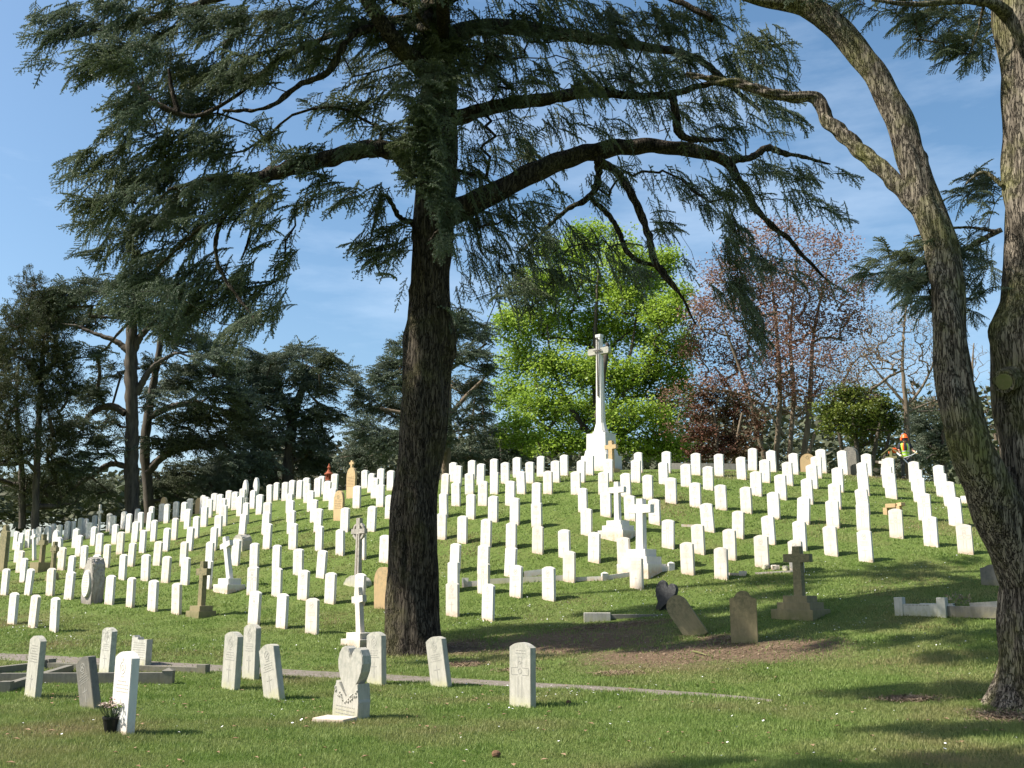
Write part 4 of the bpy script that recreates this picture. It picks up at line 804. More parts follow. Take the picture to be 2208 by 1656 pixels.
# cedar litter over the bare soil
n = 9000; k_ = rr.integers(0, len(SOIL), n); S_ = np.array(SOIL)[k_]; X = S_[:, 0]+rr.normal(0, .62, n)*S_[:, 2]; Y = S_[:, 1]+rr.normal(0, .62, n)*S_[:, 3]; z = Zt(X, Y)+.012
a0 = rr.random(n)*6.28; L = .012+.05*rr.random(n)**2; w_ = .003+.006*rr.random(n); dx, dy = np.cos(a0), np.sin(a0); t_ = rr.uniform(0, .02, n)
V = np.stack([np.stack([X-dx*L-dy*w_, Y-dy*L+dx*w_, z], 1), np.stack([X-dx*L+dy*w_, Y-dy*L-dx*w_, z], 1), np.stack([X+dx*L+dy*w_, Y+dy*L-dx*w_, z+t_], 1), np.stack([X+dx*L-dy*w_, Y+dy*L+dx*w_, z+t_], 1)], 1).reshape(-1, 3)
o = link('cedar_litter', npmesh('cedar_litter', V, [np.arange(n*4).reshape(-1, 4)]), None, mat('litter', (.10, .06, .035), (.34, .25, .16), 3, detail=10)); tag(o, 'fallen twigs and needles littering the bare soil', 'litter', kind='stuff')
# ------------------------------------------------------------------ trees
def frustums(A, B, ra, rb, n):
    """open tapered prisms from A to B (k,3) with radii"""
    d = B-A; L = np.linalg.norm(d, axis=1, keepdims=True)+1e-9; d = d/L
    ref = np.where(np.abs(d[:, 2:3]) < .9, np.array([[0, 0, 1.]]), np.array([[1., 0, 0]]))
    u = np.cross(d, ref); u /= np.linalg.norm(u, axis=1, keepdims=True); v = np.cross(d, u)
    a = np.arange(n)*2*np.pi/n; cs, sn = np.cos(a), np.sin(a)
    rim = u[:, None]*cs[None, :, None]+v[:, None]*sn[None, :, None]
    B2 = B+d*np.minimum(rb, ra)[:, None]*.3
    V = np.concatenate([A[:, None]+rim*ra[:, None, None], B2[:, None]+rim*rb[:, None, None]], 1)
    k = len(A); base = (np.arange(k)*2*n)[:, None]; i = np.arange(n); j = (i+1) % n
    Fq = np.stack([base+i, base+j, base+n+j, base+n+i], 2).reshape(-1, 4)
    return V.reshape(-1, 3), Fq
def root_of(par, n0):
    rt = np.arange(len(par))
    for i in range(n0, len(par)): rt[i] = rt[par[i]] if par[i] >= n0 else par[i]
    return rt
def twig_parts(sk_, n0, owner, r0, p, rmax, m, name, n=4):
    """the fine wood of each limb is a part under that limb"""
    A = np.array(sk_.P); rad = sk_.radii(r0, p, rmax); par = np.array(sk_.par); rt = root_of(par, n0)
    bounds = [b for b, _ in owner]+[n0]
    for (b0, ob), b1 in zip(owner, bounds[1:]):
        k = np.arange(n0, len(A)); k = k[(rt[k] >= b0) & (rt[k] < b1)]
        if len(k) == 0: continue
        V, Fq = frustums(A[par[k]], A[k], np.minimum(rad[par[k]], rad[k]*1.3), rad[k], n)
        me = ob.data; nv = len(me.vertices); V0 = np.zeros(nv*3, np.float32); me.vertices.foreach_get('co', V0)
        lt = np.zeros(len(me.polygons), np.int32); me.polygons.foreach_get('loop_total', lt); li = np.zeros(len(me.loops), np.int32); me.loops.foreach_get('vertex_index', li)
        st = np.concatenate([[0], np.cumsum(lt)[:-1]]); q4 = np.where(lt == 4)[0]; q3 = np.where(lt == 3)[0]
        new = npmesh(me.name, np.concatenate([V0.reshape(-1, 3), V]), [li[st[q4][:, None]+np.arange(4)], li[st[q3][:, None]+np.arange(3)], Fq+nv], True)
        new.materials.append(m); ob.data = new; bpy.data.meshes.remove(me)
class Skel:
    """branch skeleton: nodes with parents; twigs reach out to targets from the nearest node"""
    def __init__(s): s.P = []; s.par = []; s.r = []; s.lim = []
    def chain(s, pts, rad, start=-1, sub=1):
        idx = start; out = []
        for i, p in enumerate(pts):
            s.P.append(np.array(p, float)); s.par.append(idx); s.r.append(rad[i] if hasattr(rad, '__len__') else rad); idx = len(s.P)-1; out.append(idx)
        return out
    def nearest(s, p): return int(np.argmin(((np.array(s.P)-np.array(p))**2).sum(1)))
    def reach(s, T, base, r0=.006, step=.35, jit=.12, sag=.0, pen=.35, rng_=rng, up=0):
        cap = len(s.P)+int(len(T)*14)+10; A = np.zeros((cap, 3)); k = len(s.P); A[:k] = np.array(s.P)
        base = np.array(base); order = np.argsort(((T-base)**2).sum(1)); dep = np.zeros(cap); dep[:k] = np.linalg.norm(A[:k]-base, axis=1)
        ends = []
        n0 = k; s.new0 = n0; isn = np.zeros(cap, bool); r_new = {}
        for o in order:
            t = T[o]; d = np.linalg.norm(A[:k]-t, axis=1); dt = np.linalg.norm(t-base)
            c = d+pen*np.maximum(0, dep[:k]-dt+.3*d); i = int(np.argmin(c)); L = d[i]; m = max(1, min(12, int(L/step)))
            p0 = A[i].copy(); prev = i
            for q in range(1, m+1):
                a = q/m; p = p0*(1-a)+t*a
                if q < m: p = p+rng_.normal(0, jit*step, 3)
                p[2] += (up-sag)*L*a*(1-a)
                A[k] = p; dep[k] = np.linalg.norm(p-base); s.par.append(prev); s.P.append(p); s.r.append(None); prev = k; k += 1
            ends.append((o, prev))
        s.A = A[:k]; return ends
    def radii(s, r0, p=2.4, rmax=9):
        n = len(s.P); acc = np.zeros(n)
        for i in range(n-1, -1, -1):
            if s.r[i] is None:
                if acc[i] == 0: acc[i] = r0**p
                r = min(acc[i]**(1/p), rmax)
                q = s.par[i]
                if q >= 0: acc[q] += acc[i]
                acc[i] = r
            else: acc[i] = s.r[i]
        return acc
    def mesh(s, name, r0, p=2.4, n_big=8, n_small=3, thr=.03, rmax=.1):
        rad = s.radii(r0, p, rmax); P = np.array(s.P); par = np.array(s.par); k = np.where(par >= 0)[0]
        isn = np.array([s.r[i] is None for i in range(len(P))])
        ra = np.where(isn[k] & ~isn[par[k]], np.minimum(rad[par[k]]*.9, rad[k]*1.25), rad[par[k]]); rb = rad[k]
        big = rb > thr; Vs = []; Fs = []; off = 0
        for msk, n in ((big, n_big), (~big, n_small)):
            if msk.any():
                V, Fq = frustums(P[par[k[msk]]], P[k[msk]], ra[msk], rb[msk], n); Vs.append(V); Fs.append(Fq+off); off += len(V)
        return npmesh(name, np.concatenate(Vs), Fs, True)

def spray_template(seed, L=.55, ntw=16, spacing=.022, tuft=.034, width=.009, wing=.42, droop=.25, tris=3):
    """one drooping flat cedar spray: side shoots both ways along a bowed axis, all clothed in needle tufts"""
    r_ = np.random.default_rng(seed); tri = []
    def axis(a): return np.array([a*L, 0, -droop*L*a*a])
    def tufts(p, d, n):
        for k in range(n):
            q = p(k/max(1, n-1))
            for _ in range(tris):
                v = r_.normal(0, 1, 3); v[2] = abs(v[2])*.8; v = v/np.linalg.norm(v)+d*1.0; v /= np.linalg.norm(v)
                w_ = np.cross(v, r_.normal(0, 1, 3)); w_ /= np.linalg.norm(w_)+1e-9; l = tuft*r_.uniform(.6, 1.2)
                tri.append([q-w_*width, q+w_*width, q+v*l])
    tufts(axis, np.array([1, 0, 0]), int(L/spacing))
    for k in range(ntw):
        a = .08+.88*k/ntw+r_.uniform(-.02, .02); sgn = 1 if k % 2 else -1; p0 = axis(a); l = wing*L*(1-a*.75)*r_.uniform(.6, 1.15)
        d = np.array([.62+.2*r_.random(), sgn*.75, -.25*r_.random()-.1]); d /= np.linalg.norm(d)
        tufts(lambda t_, p0=p0, d=d, l=l: p0+d*l*t_+np.array([0, 0, -.35*l*t_*t_]), d, max(2, int(l/spacing)))
    return np.array(tri)     # (k,3,3)
def place(templates, P, D, S, rng_=rng, upj=.35):
    """copy spray templates to points P pointing along D with scale S"""
    D = D/np.linalg.norm(D, axis=1, keepdims=True); up = np.tile([0, 0, 1.], (len(P), 1))+rng_.normal(0, upj, (len(P), 3))
    Y_ = np.cross(up, D); Y_ /= np.linalg.norm(Y_, axis=1, keepdims=True)+1e-9; Z_ = np.cross(D, Y_)
    out = []; which = rng_.integers(0, len(templates), len(P))
    for k, t in enumerate(templates):
        m_ = which == k
        if not m_.any(): continue
        Fm = np.stack([D[m_], Y_[m_], Z_[m_]], 1)*S[m_][:, None, None]
        out.append((np.einsum('tvi,nij->ntvj', t, Fm)+P[m_][:, None, None]).reshape(-1, 3))
    V = np.concatenate(out); return V, np.arange(len(V)).reshape(-1, 3)
def ell_points(ells, Y0, depth, dens, rng_=rng, dshift=None, par=.55):
    """scatter points through solid ellipsoids standing where the photo shows foliage; each ellipsoid has its own distance"""
    out = []
    for e_ in ells:
        cx_, cy_, rx, ry = e_[:4]; wgt = e_[4] if len(e_) > 4 else 1.; n = max(2, int(round(math.pi*rx*ry*dens*wgt)))
        dc = e_[5] if len(e_) > 5 else rng_.normal(0, depth*.55)
        dc = max(-depth*1.2, min(depth*1.2, dc))
        u = rng_.normal(0, 1, (n, 3)); u /= np.linalg.norm(u, axis=1, keepdims=True); u *= rng_.random((n, 1))**(1/2.6)
        Yc = Y0+dc; rd = max(.35, par*math.sqrt(rx*ry)*Yc/F)
        for a in u: out.append(px3(cx_+a[0]*rx, cy_+a[1]*ry, Yc+a[2]*rd))
    return np.array(out)
def leaves(P, n, spread, size, rng_=rng, flat=.7, fold=True, pair=True):
    """clumps of leaf blades round each point"""
    k = len(P)*n; c = np.repeat(P, n, 0)+rng_.normal(0, 1, (k, 3))*np.array([spread, spread, spread*flat])
    a = rng_.normal(0, 1, (k, 3)); a[:, 2] *= .5; a /= np.linalg.norm(a, axis=1, keepdims=True)
    b = np.cross(a, rng_.normal(0, 1, (k, 3))+np.array([0, 0, 1.2])); b /= np.linalg.norm(b, axis=1, keepdims=True)
    s_ = (size*rng_.uniform(.6, 1.25, (k, 1)))
    V = np.stack([c-a*s_*.5, c+b*s_*.36, c+a*s_*.55, c-b*s_*.36], 1).reshape(-1, 3)
    return V, np.arange(k*4).reshape(-1, 4)

# ---- trunk with knots, drawn as one skin
def trunk_mesh(name, cl, rad, n=48, amp=.03, knots=(), seed=1, flare=0, rings=150):
    """cl centre points, rad radii; knots (t, angle, size, height) swell or hollow the skin"""
    cl = np.array(cl, float); rad = np.array(rad, float); t = np.concatenate([[0], np.cumsum(np.linalg.norm(np.diff(cl, axis=0), axis=1))]); t /= t[-1]
    tt = np.linspace(0, 1, rings)
    def sm(v):
        out = np.stack([np.interp(tt, t, v[:, k]) for k in range(v.shape[1])], 1); ker = np.array([.06, .24, .4, .24, .06])
        for _ in range(5):
            pad = np.pad(out, ((2, 2), (0, 0)), mode='reflect', reflect_type='odd'); out = sum(ker[k]*pad[k:k+rings] for k in range(5))
        return out
    c = sm(cl); r = sm(rad[:, None])[:, 0]; r_ = np.random.default_rng(seed)
    d = np.gradient(c, axis=0); d /= np.linalg.norm(d, axis=1, keepdims=True)
    u = np.cross(d, [0, 1., 0]); u /= np.linalg.norm(u, axis=1, keepdims=True); v = np.cross(d, u)
    A = np.arange(n)*2*np.pi/n; Rr = np.zeros((rings, n))
    ph = r_.random((14, 3))*6.28
    for k in range(14):
        f1 = r_.integers(1, 9); f2 = r_.uniform(1, 16); Rr += amp/(1+.35*f1)*np.sin(f1*A[None]+f2*tt[:, None]*6.28+ph[k, 0])
    for _ in range(2):
        ridge = np.sin(A[None]*n/5+3*np.sin(tt[:, None]*23+ph[_, 1])+ph[_, 2]); Rr += amp*.28*ridge
    if flare: Rr += r.max()*.35*np.exp(-tt[:, None]/flare)*(.6+.6*np.sin(A[None]*5+1)**2)
    L = np.linalg.norm(np.diff(cl, axis=0), axis=1).sum()
    for kt, ka, ks, kh in knots:
        da = np.angle(np.exp(1j*(A-ka)))[None]*r[:, None]; dt = (tt[:, None]-kt)*L; q = (da**2+dt**2)/ks**2
        Rr += kh*(np.exp(-q)*1.0-.75*np.exp(-q*5))
    V = c[:, None]+(u[:, None]*np.cos(A)[None, :, None]+v[:, None]*np.sin(A)[None, :, None])*(r[:, None]+Rr)[:, :, None]
    i = np.arange(rings*n).reshape(rings, n); j = np.roll(i, -1, 1)
    Fq = np.stack([i[:-1], j[:-1], j[1:], i[1:]], 2).reshape(-1, 4)
    Vv = V.reshape(-1, 3); cap = np.array([c[-1]+d[-1]*r[-1]*.3]); Vv = np.concatenate([Vv, cap]); Ft = np.stack([i[-1], np.roll(i[-1], -1), np.full(n, len(Vv)-1)], 1)
    return npmesh(name, Vv, [Fq, Ft], True), c, r
def limb_pts(spec, Y0, sub=5):
    """spec: (x, y, depth offset, radius in pixels) -> smooth 3-D centre line and radii"""
    P = np.array([px3(a[0], a[1], Y0+a[2]) for a in spec]); r = np.array([a[3]*(Y0+a[2])*1.02/F for a in spec])
    out = []; rr_ = []
    for i in range(len(P)-1):
        p0, p1, p2, p3 = P[max(i-1, 0)], P[i], P[i+1], P[min(i+2, len(P)-1)]
        for k in range(sub):
            t = k/sub; out.append(.5*((2*p1)+(-p0+p2)*t+(2*p0-5*p1+4*p2-p3)*t*t+(-p0+3*p1-3*p2+p3)*t**3)); rr_.append(r[i]*(1-t)+r[i+1]*t)
    out.append(P[-1]); rr_.append(r[-1]); return out, rr_

TS = [spray_template(k, L=.80, ntw=11+k, wing=.50, droop=.15+.12*k, width=.0125, tuft=.044, spacing=.019, tris=4) for k in range(4)]
TH = [spray_template(20+k, L=.72, ntw=8+2*k, droop=.05, wing=.26, spacing=.018, width=.0115, tuft=.040) for k in range(3)]     # hanging shoots
TB = [spray_template(40+k, L=1.15, ntw=11, spacing=.085, tuft=.13, width=.042, droop=.12+.1*k, wing=.5, tris=2) for k in range(4)]   # for trees far off

# ---- the big cedar
P0 = at(890, 1409); CY = P0.y+.35; CX = P0.x
tr = [(891, 1440, 68), (890, 1412, 66), (889, 1370, 59), (888, 1300, 56), (887, 1200, 53), (896, 1100, 50), (903, 1000, 48), (912, 900, 52), (920, 810, 53), (924, 740, 55), (924, 690, 50), (929, 640, 44), (932, 560, 44), (934, 480, 45), (940, 400, 46), (945, 300, 46), (946, 200, 40), (944, 90, 34), (940, -40, 29), (936, -250, 22), (934, -500, 14), (932, -800, 6)]
cl = [px3(x, y, CY) for x, y, r_ in tr]; s0 = CY/F
ZB = P0.z
e_cedar = empty('cedar_tree', (P0.x, CY, P0.z), 'huge dark cedar with drooping blue-green branches in the middle of the picture', 'tree')
def world_child(o, parent):
    o.parent = parent; o.matrix_parent_inverse = Matrix.Translation(-parent.location) if parent.rotation_euler.z == 0 else parent.matrix_world.inverted()
    return o
def kt(y, spec=None):
    a_, z_ = spec or (cl, CY); return (px3(900, y, z_).z-a_[0].z)/(a_[-1].z-a_[0].z)
tm, tc_, trr = trunk_mesh('trunk', cl, [r_*s0*.985 for _, _, r_ in tr], n=72, amp=.022, rings=260, flare=.012,
    knots=[(kt(635), .25, .11, .07), (kt(618), 2.25, .10, .06), (kt(655), 1.9, .11, .07), (kt(727), 1.15, .10, .06), (kt(732), -.25, .24, .07), (kt(745), 3.05, .26, .10), (kt(800), -.2, .18, .04), (kt(500), .1, .2, .04), (kt(905), 2.6, .12, .03), (kt(350), 1.0, .2, .04)], seed=2)
tk = world_child(link('trunk', tm, None, M['bark']), e_cedar)
limbs = [
 [(905, 372, 0, 26), (880, 345, -.1, 24), (840, 322, -.3, 21), (780, 325, -.6, 19), (700, 342, -.9, 18), (620, 366, -1.1, 17), (550, 385, -1.2, 14), (490, 385, -1.3, 9), (430, 392, -1.4, 5), (360, 410, -1.5, 3)],
 [(550, 385, -1.2, 8), (520, 430, -1.2, 6), (480, 472, -1.2, 5), (464, 530, -1.3, 4.5), (478, 590, -1.3, 4), (520, 650, -1.4, 3), (560, 700, -1.5, 2)],
 [(480, 472, -1.2, 4), (430, 492, -1.0, 3.5), (390, 530, -.8, 3), (340, 575, -.6, 2.5)],
 [(543, 400, -1.2, 4), (548, 450, -1.1, 3), (535, 520, -1.0, 2.5), (520, 560, -1, 2)],
 [(955, 470, 0, 30), (1000, 448, .0, 27), (1060, 420, .1, 25), (1120, 388, .2, 23), (1190, 355, .3, 22), (1280, 326, .5, 20), (1390, 314, .6, 17), (1490, 325, .7, 15), (1560, 345, .7, 13), (1600, 400, .8, 8), (1640, 465, .8, 6), (1700, 515, .7, 5), (1740, 560, .6, 3), (1790, 610, .5, 1.5)],
 [(1285, 345, .5, 11), (1330, 372, .4, 10), (1362, 420, .3, 9), (1385, 470, .3, 9), (1402, 520, .2, 7), (1410, 560, .2, 8), (1442, 605, .1, 7), (1470, 640, .0, 3), (1500, 700, 0, 2)],
 [(1290, 350, .5, 9), (1288, 400, .7, 8), (1262, 432, .8, 7), (1225, 450, .9, 5), (1180, 490, 1.0, 4), (1120, 545, 1.1, 3)],
 [(1275, 430, .8, 6), (1310, 460, .8, 6), (1335, 500, .8, 6), (1350, 540, .7, 6), (1380, 565, .7, 5), (1430, 575, .6, 3)],
 [(1565, 345, .7, 9), (1620, 340, .8, 8), (1655, 318, .9, 8), (1690, 330, 1.0, 6), (1730, 338, 1.1, 4), (1790, 355, 1.1, 2)],
 [(955, 262, 0, 19), (1010, 246, -.2, 17), (1100, 224, -.3, 15), (1190, 210, -.4, 14), (1260, 200, -.5, 12), (1340, 205, -.6, 9), (1440, 205, -.6, 8), (1530, 180, -.6, 6), (1600, 190, -.6, 3)],
 [(1450, 205, -.6, 9), (1458, 250, -.6, 10), (1462, 285, -.6, 10), (1490, 300, -.5, 7), (1560, 302, -.5, 4)],
 [(945, 95, 0, 22), (1010, 62, .3, 19), (1100, 58, .5, 17), (1200, 72, .7, 15), (1300, 85, .8, 13), (1400, 103, 1, 10), (1500, 125, 1.1, 8), (1570, 180, 1.2, 6), (1640, 240, 1.3, 3)],
 [(930, 160, 0, 24), (905, 140, -.4, 24), (870, 110, -.8, 21), (830, 60, -1.2, 18), (790, 0, -1.6, 15), (740, -80, -2, 10), (650, -160, -2.4, 6)],
 [(850, 60, -.9, 11), (780, 65, -1.1, 8), (740, 100, -1.2, 7), (715, 150, -1.3, 7), (690, 165, -1.4, 7), (630, 192, -1.5, 6), (600, 222, -1.6, 5), (545, 238, -1.7, 3), (480, 238, -1.8, 2)],
 [(930, -60, 0, 20), (840, -90, .8, 16), (700, -80, 1.5, 13), (540, -30, 2.0, 10), (400, 20, 2.3, 8), (260, 60, 2.6, 6), (130, 80, 2.8, 3)],
 [(285, 180, -1, 5), (320, 212, -1, 6), (360, 235, -1, 7), (385, 245, -1, 6), (430, 250, -1, 5), (520, 200, -.8, 4), (600, 130, -.5, 5), (760, 60, 0, 7), (930, 30, 0, 10)],
 [(364, 148, -1, 3), (370, 190, -1, 5), (385, 245, -1, 7)],
 [(935, 20, 0, 16), (1040, -40, -.8, 14), (1200, -60, -1.6, 11), (1380, -30, -2.2, 8), (1540, 40, -2.6, 5)],
 [(935, 10, 0, 12), (920, 40, -1.2, 10), (905, 60, -2.4, 7), (925, 60, -3.2, 4)],
 [(940, -120, 0, 14), (960, -150, 1.8, 12), (1000, -140, 3.4, 9), (1060, -60, 5, 5)],
 [(936, -280, 0, 14), (1100, -330, -.6, 9), (1350, -260, -1, 5)], [(936, -280, 0, 14), (760, -330, .6, 9), (520, -260, 1, 5)],
 [(890, 480, 0, 8), (862, 470, -.3, 6), (840, 430, -.5, 5), (825, 420, -.6, 4), (812, 460, -.7, 3), (800, 510, -.8, 2)],
 [(960, 430, -.3, 9), (985, 440, -1.0, 6), (960, 480, -1.5, 4), (925, 520, -1.6, 2)],
]
sk = Skel(); sk.chain([tuple(p) for p in tc_[::6]], [float(v) for v in trr[::6]]); own = [(0, tk)]
for i, L_ in enumerate(limbs):
    pts, rads = limb_pts(L_, CY); lm, lc, lr = trunk_mesh('limb', pts, rads, n=14 if L_[0][3] > 12 else 9, amp=.012*min(1, L_[0][3]/12), seed=i+10, rings=max(20, len(pts)*3))
    ob = link('limb' if L_[0][3] >= 14 else 'branch', lm, None, M['bark']); ob.parent = tk; own.append((len(sk.P), ob))
    sk.chain([tuple(p) for p in lc[::2]], [float(v) for v in lr[::2]])
for wp in ([(-1.6, CY, 15.2, .17), (-2, 16.5, 14.8, .14), (-2.4, 13, 13.8, .10), (-4, 10, 12.6, .07), (-6, 8, 12, .03)], [(-1.6, CY-.1, 13.6, .15), (-1.2, 16, 13.6, .12), (-1.6, 12, 12.8, .08), (-1.8, 10, 12, .04)]):  # unseen forward limbs, added to carry foliage that shades the lawn and right trunk
    lm, lc, lr = trunk_mesh('limb', [q[:3] for q in wp], [q[3] for q in wp], n=12, amp=.01, seed=77, rings=60)
    ob = link('limb', lm, None, M['bark']); ob.parent = tk; own.append((len(sk.P), ob)); sk.chain([tuple(p) for p in lc[::3]], [float(v) for v in lr[::3]])
nl = len(sk.P)
ELL = [(110, 50, 80, 45), (75, 130, 35, 12, .8), (200, 40, 100, 45), (250, 110, 110, 50), (350, 40, 120, 50), (460, 60, 90, 50), (330, 150, 100, 50), (190, 140, 70, 35), (450, 150, 100, 45), (560, 40, 110, 40), (640, 90, 80, 40, .5), (540, 120, 80, 40, .7),
 (235, 215, 40, 35, .5), (300, 230, 60, 40, .7), (350, 220, 70, 35), (430, 215, 90, 45), (500, 170, 80, 40), (330, 285, 80, 35), (250, 275, 40, 25, .8), (240, 335, 80, 22), (170, 355, 50, 14), (230, 380, 100, 24), (300, 380, 100, 45), (420, 320, 100, 50), (400, 420, 110, 50), (190, 430, 60, 20), (260, 440, 90, 35), (180, 485, 50, 16), (260, 490, 90, 30), (350, 490, 100, 45), (480, 400, 80, 40), (560, 420, 50, 45, .8), (480, 460, 70, 40, .6),
 (210, 540, 60, 16), (270, 545, 90, 30), (330, 590, 90, 45), (430, 560, 70, 50, .6), (540, 500, 60, 60, .45), (590, 560, 35, 50, .5), (420, 640, 100, 50), (510, 630, 60, 50, 1), (550, 690, 40, 35, .9), (580, 660, 30, 20, .6), (500, 700, 45, 35, .8), (520, 590, 40, 40, .5), (380, 690, 70, 35, .8), (300, 650, 80, 40, .9), (590, 630, 25, 25, .7),
 (640, 430, 50, 30, .45), (710, 415, 70, 40, .35), (660, 375, 80, 22, .5), (640, 330, 80, 22, .9), (730, 310, 70, 15, 1), (700, 230, 90, 40, .4), (780, 240, 60, 50, .6), (820, 160, 70, 60, .6), (850, 290, 50, 40, .7), (780, 60, 90, 50, .8), (700, 120, 60, 40, .3), (690, 30, 80, 40, .7), (590, 300, 50, 60, .35),
 (930, 50, 120, 80, 1.1), (1000, 140, 90, 70, 1.1), (930, 200, 80, 80, 1, -1.6), (920, 290, 80, 70, 1, -1.4), (930, 370, 70, 50, 1, -1.3), (960, 440, 45, 40, 1, -1.3), (975, 500, 28, 40, .9, -1.2), (950, 530, 25, 22, .8, -1.4), (895, 330, 50, 50, .8, -1),
 (830, 440, 40, 50, .5), (800, 520, 50, 35, .8), (835, 550, 40, 40, .7), (775, 540, 35, 14, .9), (860, 500, 25, 60, .5),
 (1080, 70, 110, 70, 1), (1200, 40, 110, 50, 1), (1310, 60, 110, 55, 1), (1420, 50, 100, 55, 1), (1530, 50, 100, 55, 1), (1590, 120, 60, 60, .8), (1650, 90, 60, 45, .9), (1700, 140, 55, 25, .9), (1710, 180, 40, 14, .8), (1630, 165, 60, 30, .7),
 (1110, 170, 90, 45, .9), (1220, 170, 100, 40, .8), (1330, 170, 90, 45, .8), (1440, 170, 90, 40, .8), (1540, 220, 70, 45, .8), (1480, 130, 80, 35, .9), (1080, 280, 90, 70, .55), (1200, 270, 90, 45, .5), (1330, 262, 70, 35, .55), (1420, 250, 60, 40, .6), (1560, 290, 60, 50, .7), (1650, 240, 50, 50, .6), (1700, 270, 45, 40, .5), (1690, 210, 60, 16, .6),
 (1050, 380, 80, 50, .7), (1030, 470, 60, 60, .8), (1100, 470, 80, 60, .8), (1180, 440, 70, 60, .6), (1060, 560, 60, 45, .8), (1130, 560, 80, 45, .8), (1180, 520, 60, 50, .7), (1120, 620, 60, 40, .9), (1170, 640, 40, 30, 1), (1210, 580, 50, 50, .9), (1260, 530, 40, 50, .7), (1270, 590, 40, 35, .9), (1330, 410, 50, 45, .5), (1390, 370, 60, 30, .6), (1320, 540, 40, 40, .8), (1370, 590, 40, 25, .9), (1410, 590, 30, 25, .8),
 (1480, 400, 50, 50, .55), (1450, 470, 50, 35, .7), (1440, 500, 40, 15, .8), (1530, 430, 40, 60, .6), (1590, 420, 40, 60, 1), (1600, 500, 35, 60, 1.3), (1600, 580, 30, 60, 1.3), (1620, 640, 32, 60, 1.3), (1640, 700, 22, 50, 1.2), (1650, 750, 14, 40, 1), (1660, 400, 50, 50, .5), (1700, 370, 70, 28, .9), (1770, 365, 50, 20, 1), (1820, 370, 35, 12, .9), (1740, 420, 50, 40, .6), (1800, 460, 30, 22, .7), (1830, 465, 25, 8, .8), (1690, 550, 40, 30, .8), (1730, 590, 35, 22, .7), (1650, 560, 40, 40, .7), (1800, 620, 50, 8, .4), (1560, 650, 15, 40, .5), (1500, 580, 20, 30, .3),
 (1030, 630, 40, 25, .7), (1000, 660, 30, 15, .7), (1040, 700, 20, 10, .4)]
TOPS = [(300, -80, 220, 60, .55), (620, -90, 240, 70, .5), (1000, -90, 260, 70, .6), (1350, -90, 240, 70, .5), (900, -240, 420, 90, .35), (900, -420, 320, 100, .3), (930, -620, 180, 100, .3), (1600, -60, 150, 50, .4)]
ELL = [(e_[0], e_[1], e_[2], e_[3], (e_[4] if len(e_) > 4 else 1)*(.95 if e_[0] > 1030 else (.78 if e_[0] < 620 else .9)), *e_[5:]) for e_ in ELL]
T1 = ell_points(ELL, CY-.6, 1.5, 1/470.)
T2 = ell_points(TOPS, CY-1.0, 1.6, 1/380.)
FRONT = ell_points([(700, -60, 260, 60, .5, -4.2), (1000, -70, 260, 60, .5, -4.6), (1250, -60, 200, 60, .5, -4.2), (1500, -70, 200, 60, .4, -3.5)], CY, 5, 1/700.)
BACKF = ell_points([(700, 120, 140, 60, .4, 2.2), (1000, 120, 150, 70, .6, 2.4), (1150, 330, 120, 50, .5, 1.8), (1350, 120, 160, 70, .5, 2.0), (1500, 240, 100, 60, .4, 1.8)], CY, 5, 1/420.)
SHADE_CLUMPS = []  # unseen foliage clumps added above the view as shade casters
for X_, Y_, Z_, a_, b_, c_, n_ in [(-4, 12.2, 11.4, 2.0, .7, .4, 90), (-6.6, 7.2, 11.6, 2.8, .8, .4, 120), (-1.8, 10.5, 12.9, 1.4, .8, 2.6, 260), (-1.6, 10.7, 10.0, 1.3, .6, .8, 200), (-3.5, 18.5, 15.5, 4.5, 1.6, .8, 260), (-5.4, 9.4, 11.8, 1.4, .35, .3, 40), (-2.6, 14.5, 13, 2, .8, .6, 60)]:
    u = rng.normal(0, 1, (n_, 3)); u /= np.linalg.norm(u, axis=1, keepdims=True); u *= rng.random((n_, 1))**.4; SHADE_CLUMPS.append(np.array([X_, Y_, Z_])+u*np.array([a_, b_, c_]))
TT = np.concatenate([T1, T2, FRONT, BACKF]+SHADE_CLUMPS)
ends = sk.reach(TT, (CX, CY, 9), step=.34, jit=.22, sag=-.10, pen=.25)
SP = []; SD = []; SS = []
for o_, nd in ends:
    p = TT[o_]; q = sk.A[sk.par[nd]]; d = p-q; d /= np.linalg.norm(d)+1e-9
    out = np.array([p[0]-CX, (p[1]-CY)*.8, 0]); out /= np.linalg.norm(out)+1e-9
    pr = p[2]
    for k in range(2):
        dd = d*.35+out*rng.uniform(.55, 1.2)+np.array([0, 0, rng.uniform(-.95, .0)])+rng.normal(0, .34, 3); SP.append(p-dd/np.linalg.norm(dd)*.42); SD.append(dd); SS.append(rng.uniform(.65, 1.15)*(.85 if p[0] > CX+1 else 1))
SP, SD, SS = np.array(SP), np.array(SD), np.array(SS)
# droop: the curtains right of the trunk hang straight down
hang = (SP[:, 0] > CX+.4) & (rng.random(len(SP)) < .5) | (rng.random(len(SP)) < .22)
V1, F1 = place(TS, SP[~hang], SD[~hang], SS[~hang]); SD[hang] = SD[hang]*.35+np.array([0, 0, -1.])
V2, F2 = place(TH, SP[hang], SD[hang], SS[hang]*1.05, upj=1.)
world_child(link('foliage', npmesh('foliage', np.concatenate([V1, V2]), [np.concatenate([F1, F2+len(V1)])]), None, M['needle']), e_cedar)
twig_parts(sk, nl, own, .005, 2.2, .05, M['bark'], 'twigs')
print('hero sprays', len(SP), 'tris', len(F1)+len(F2))

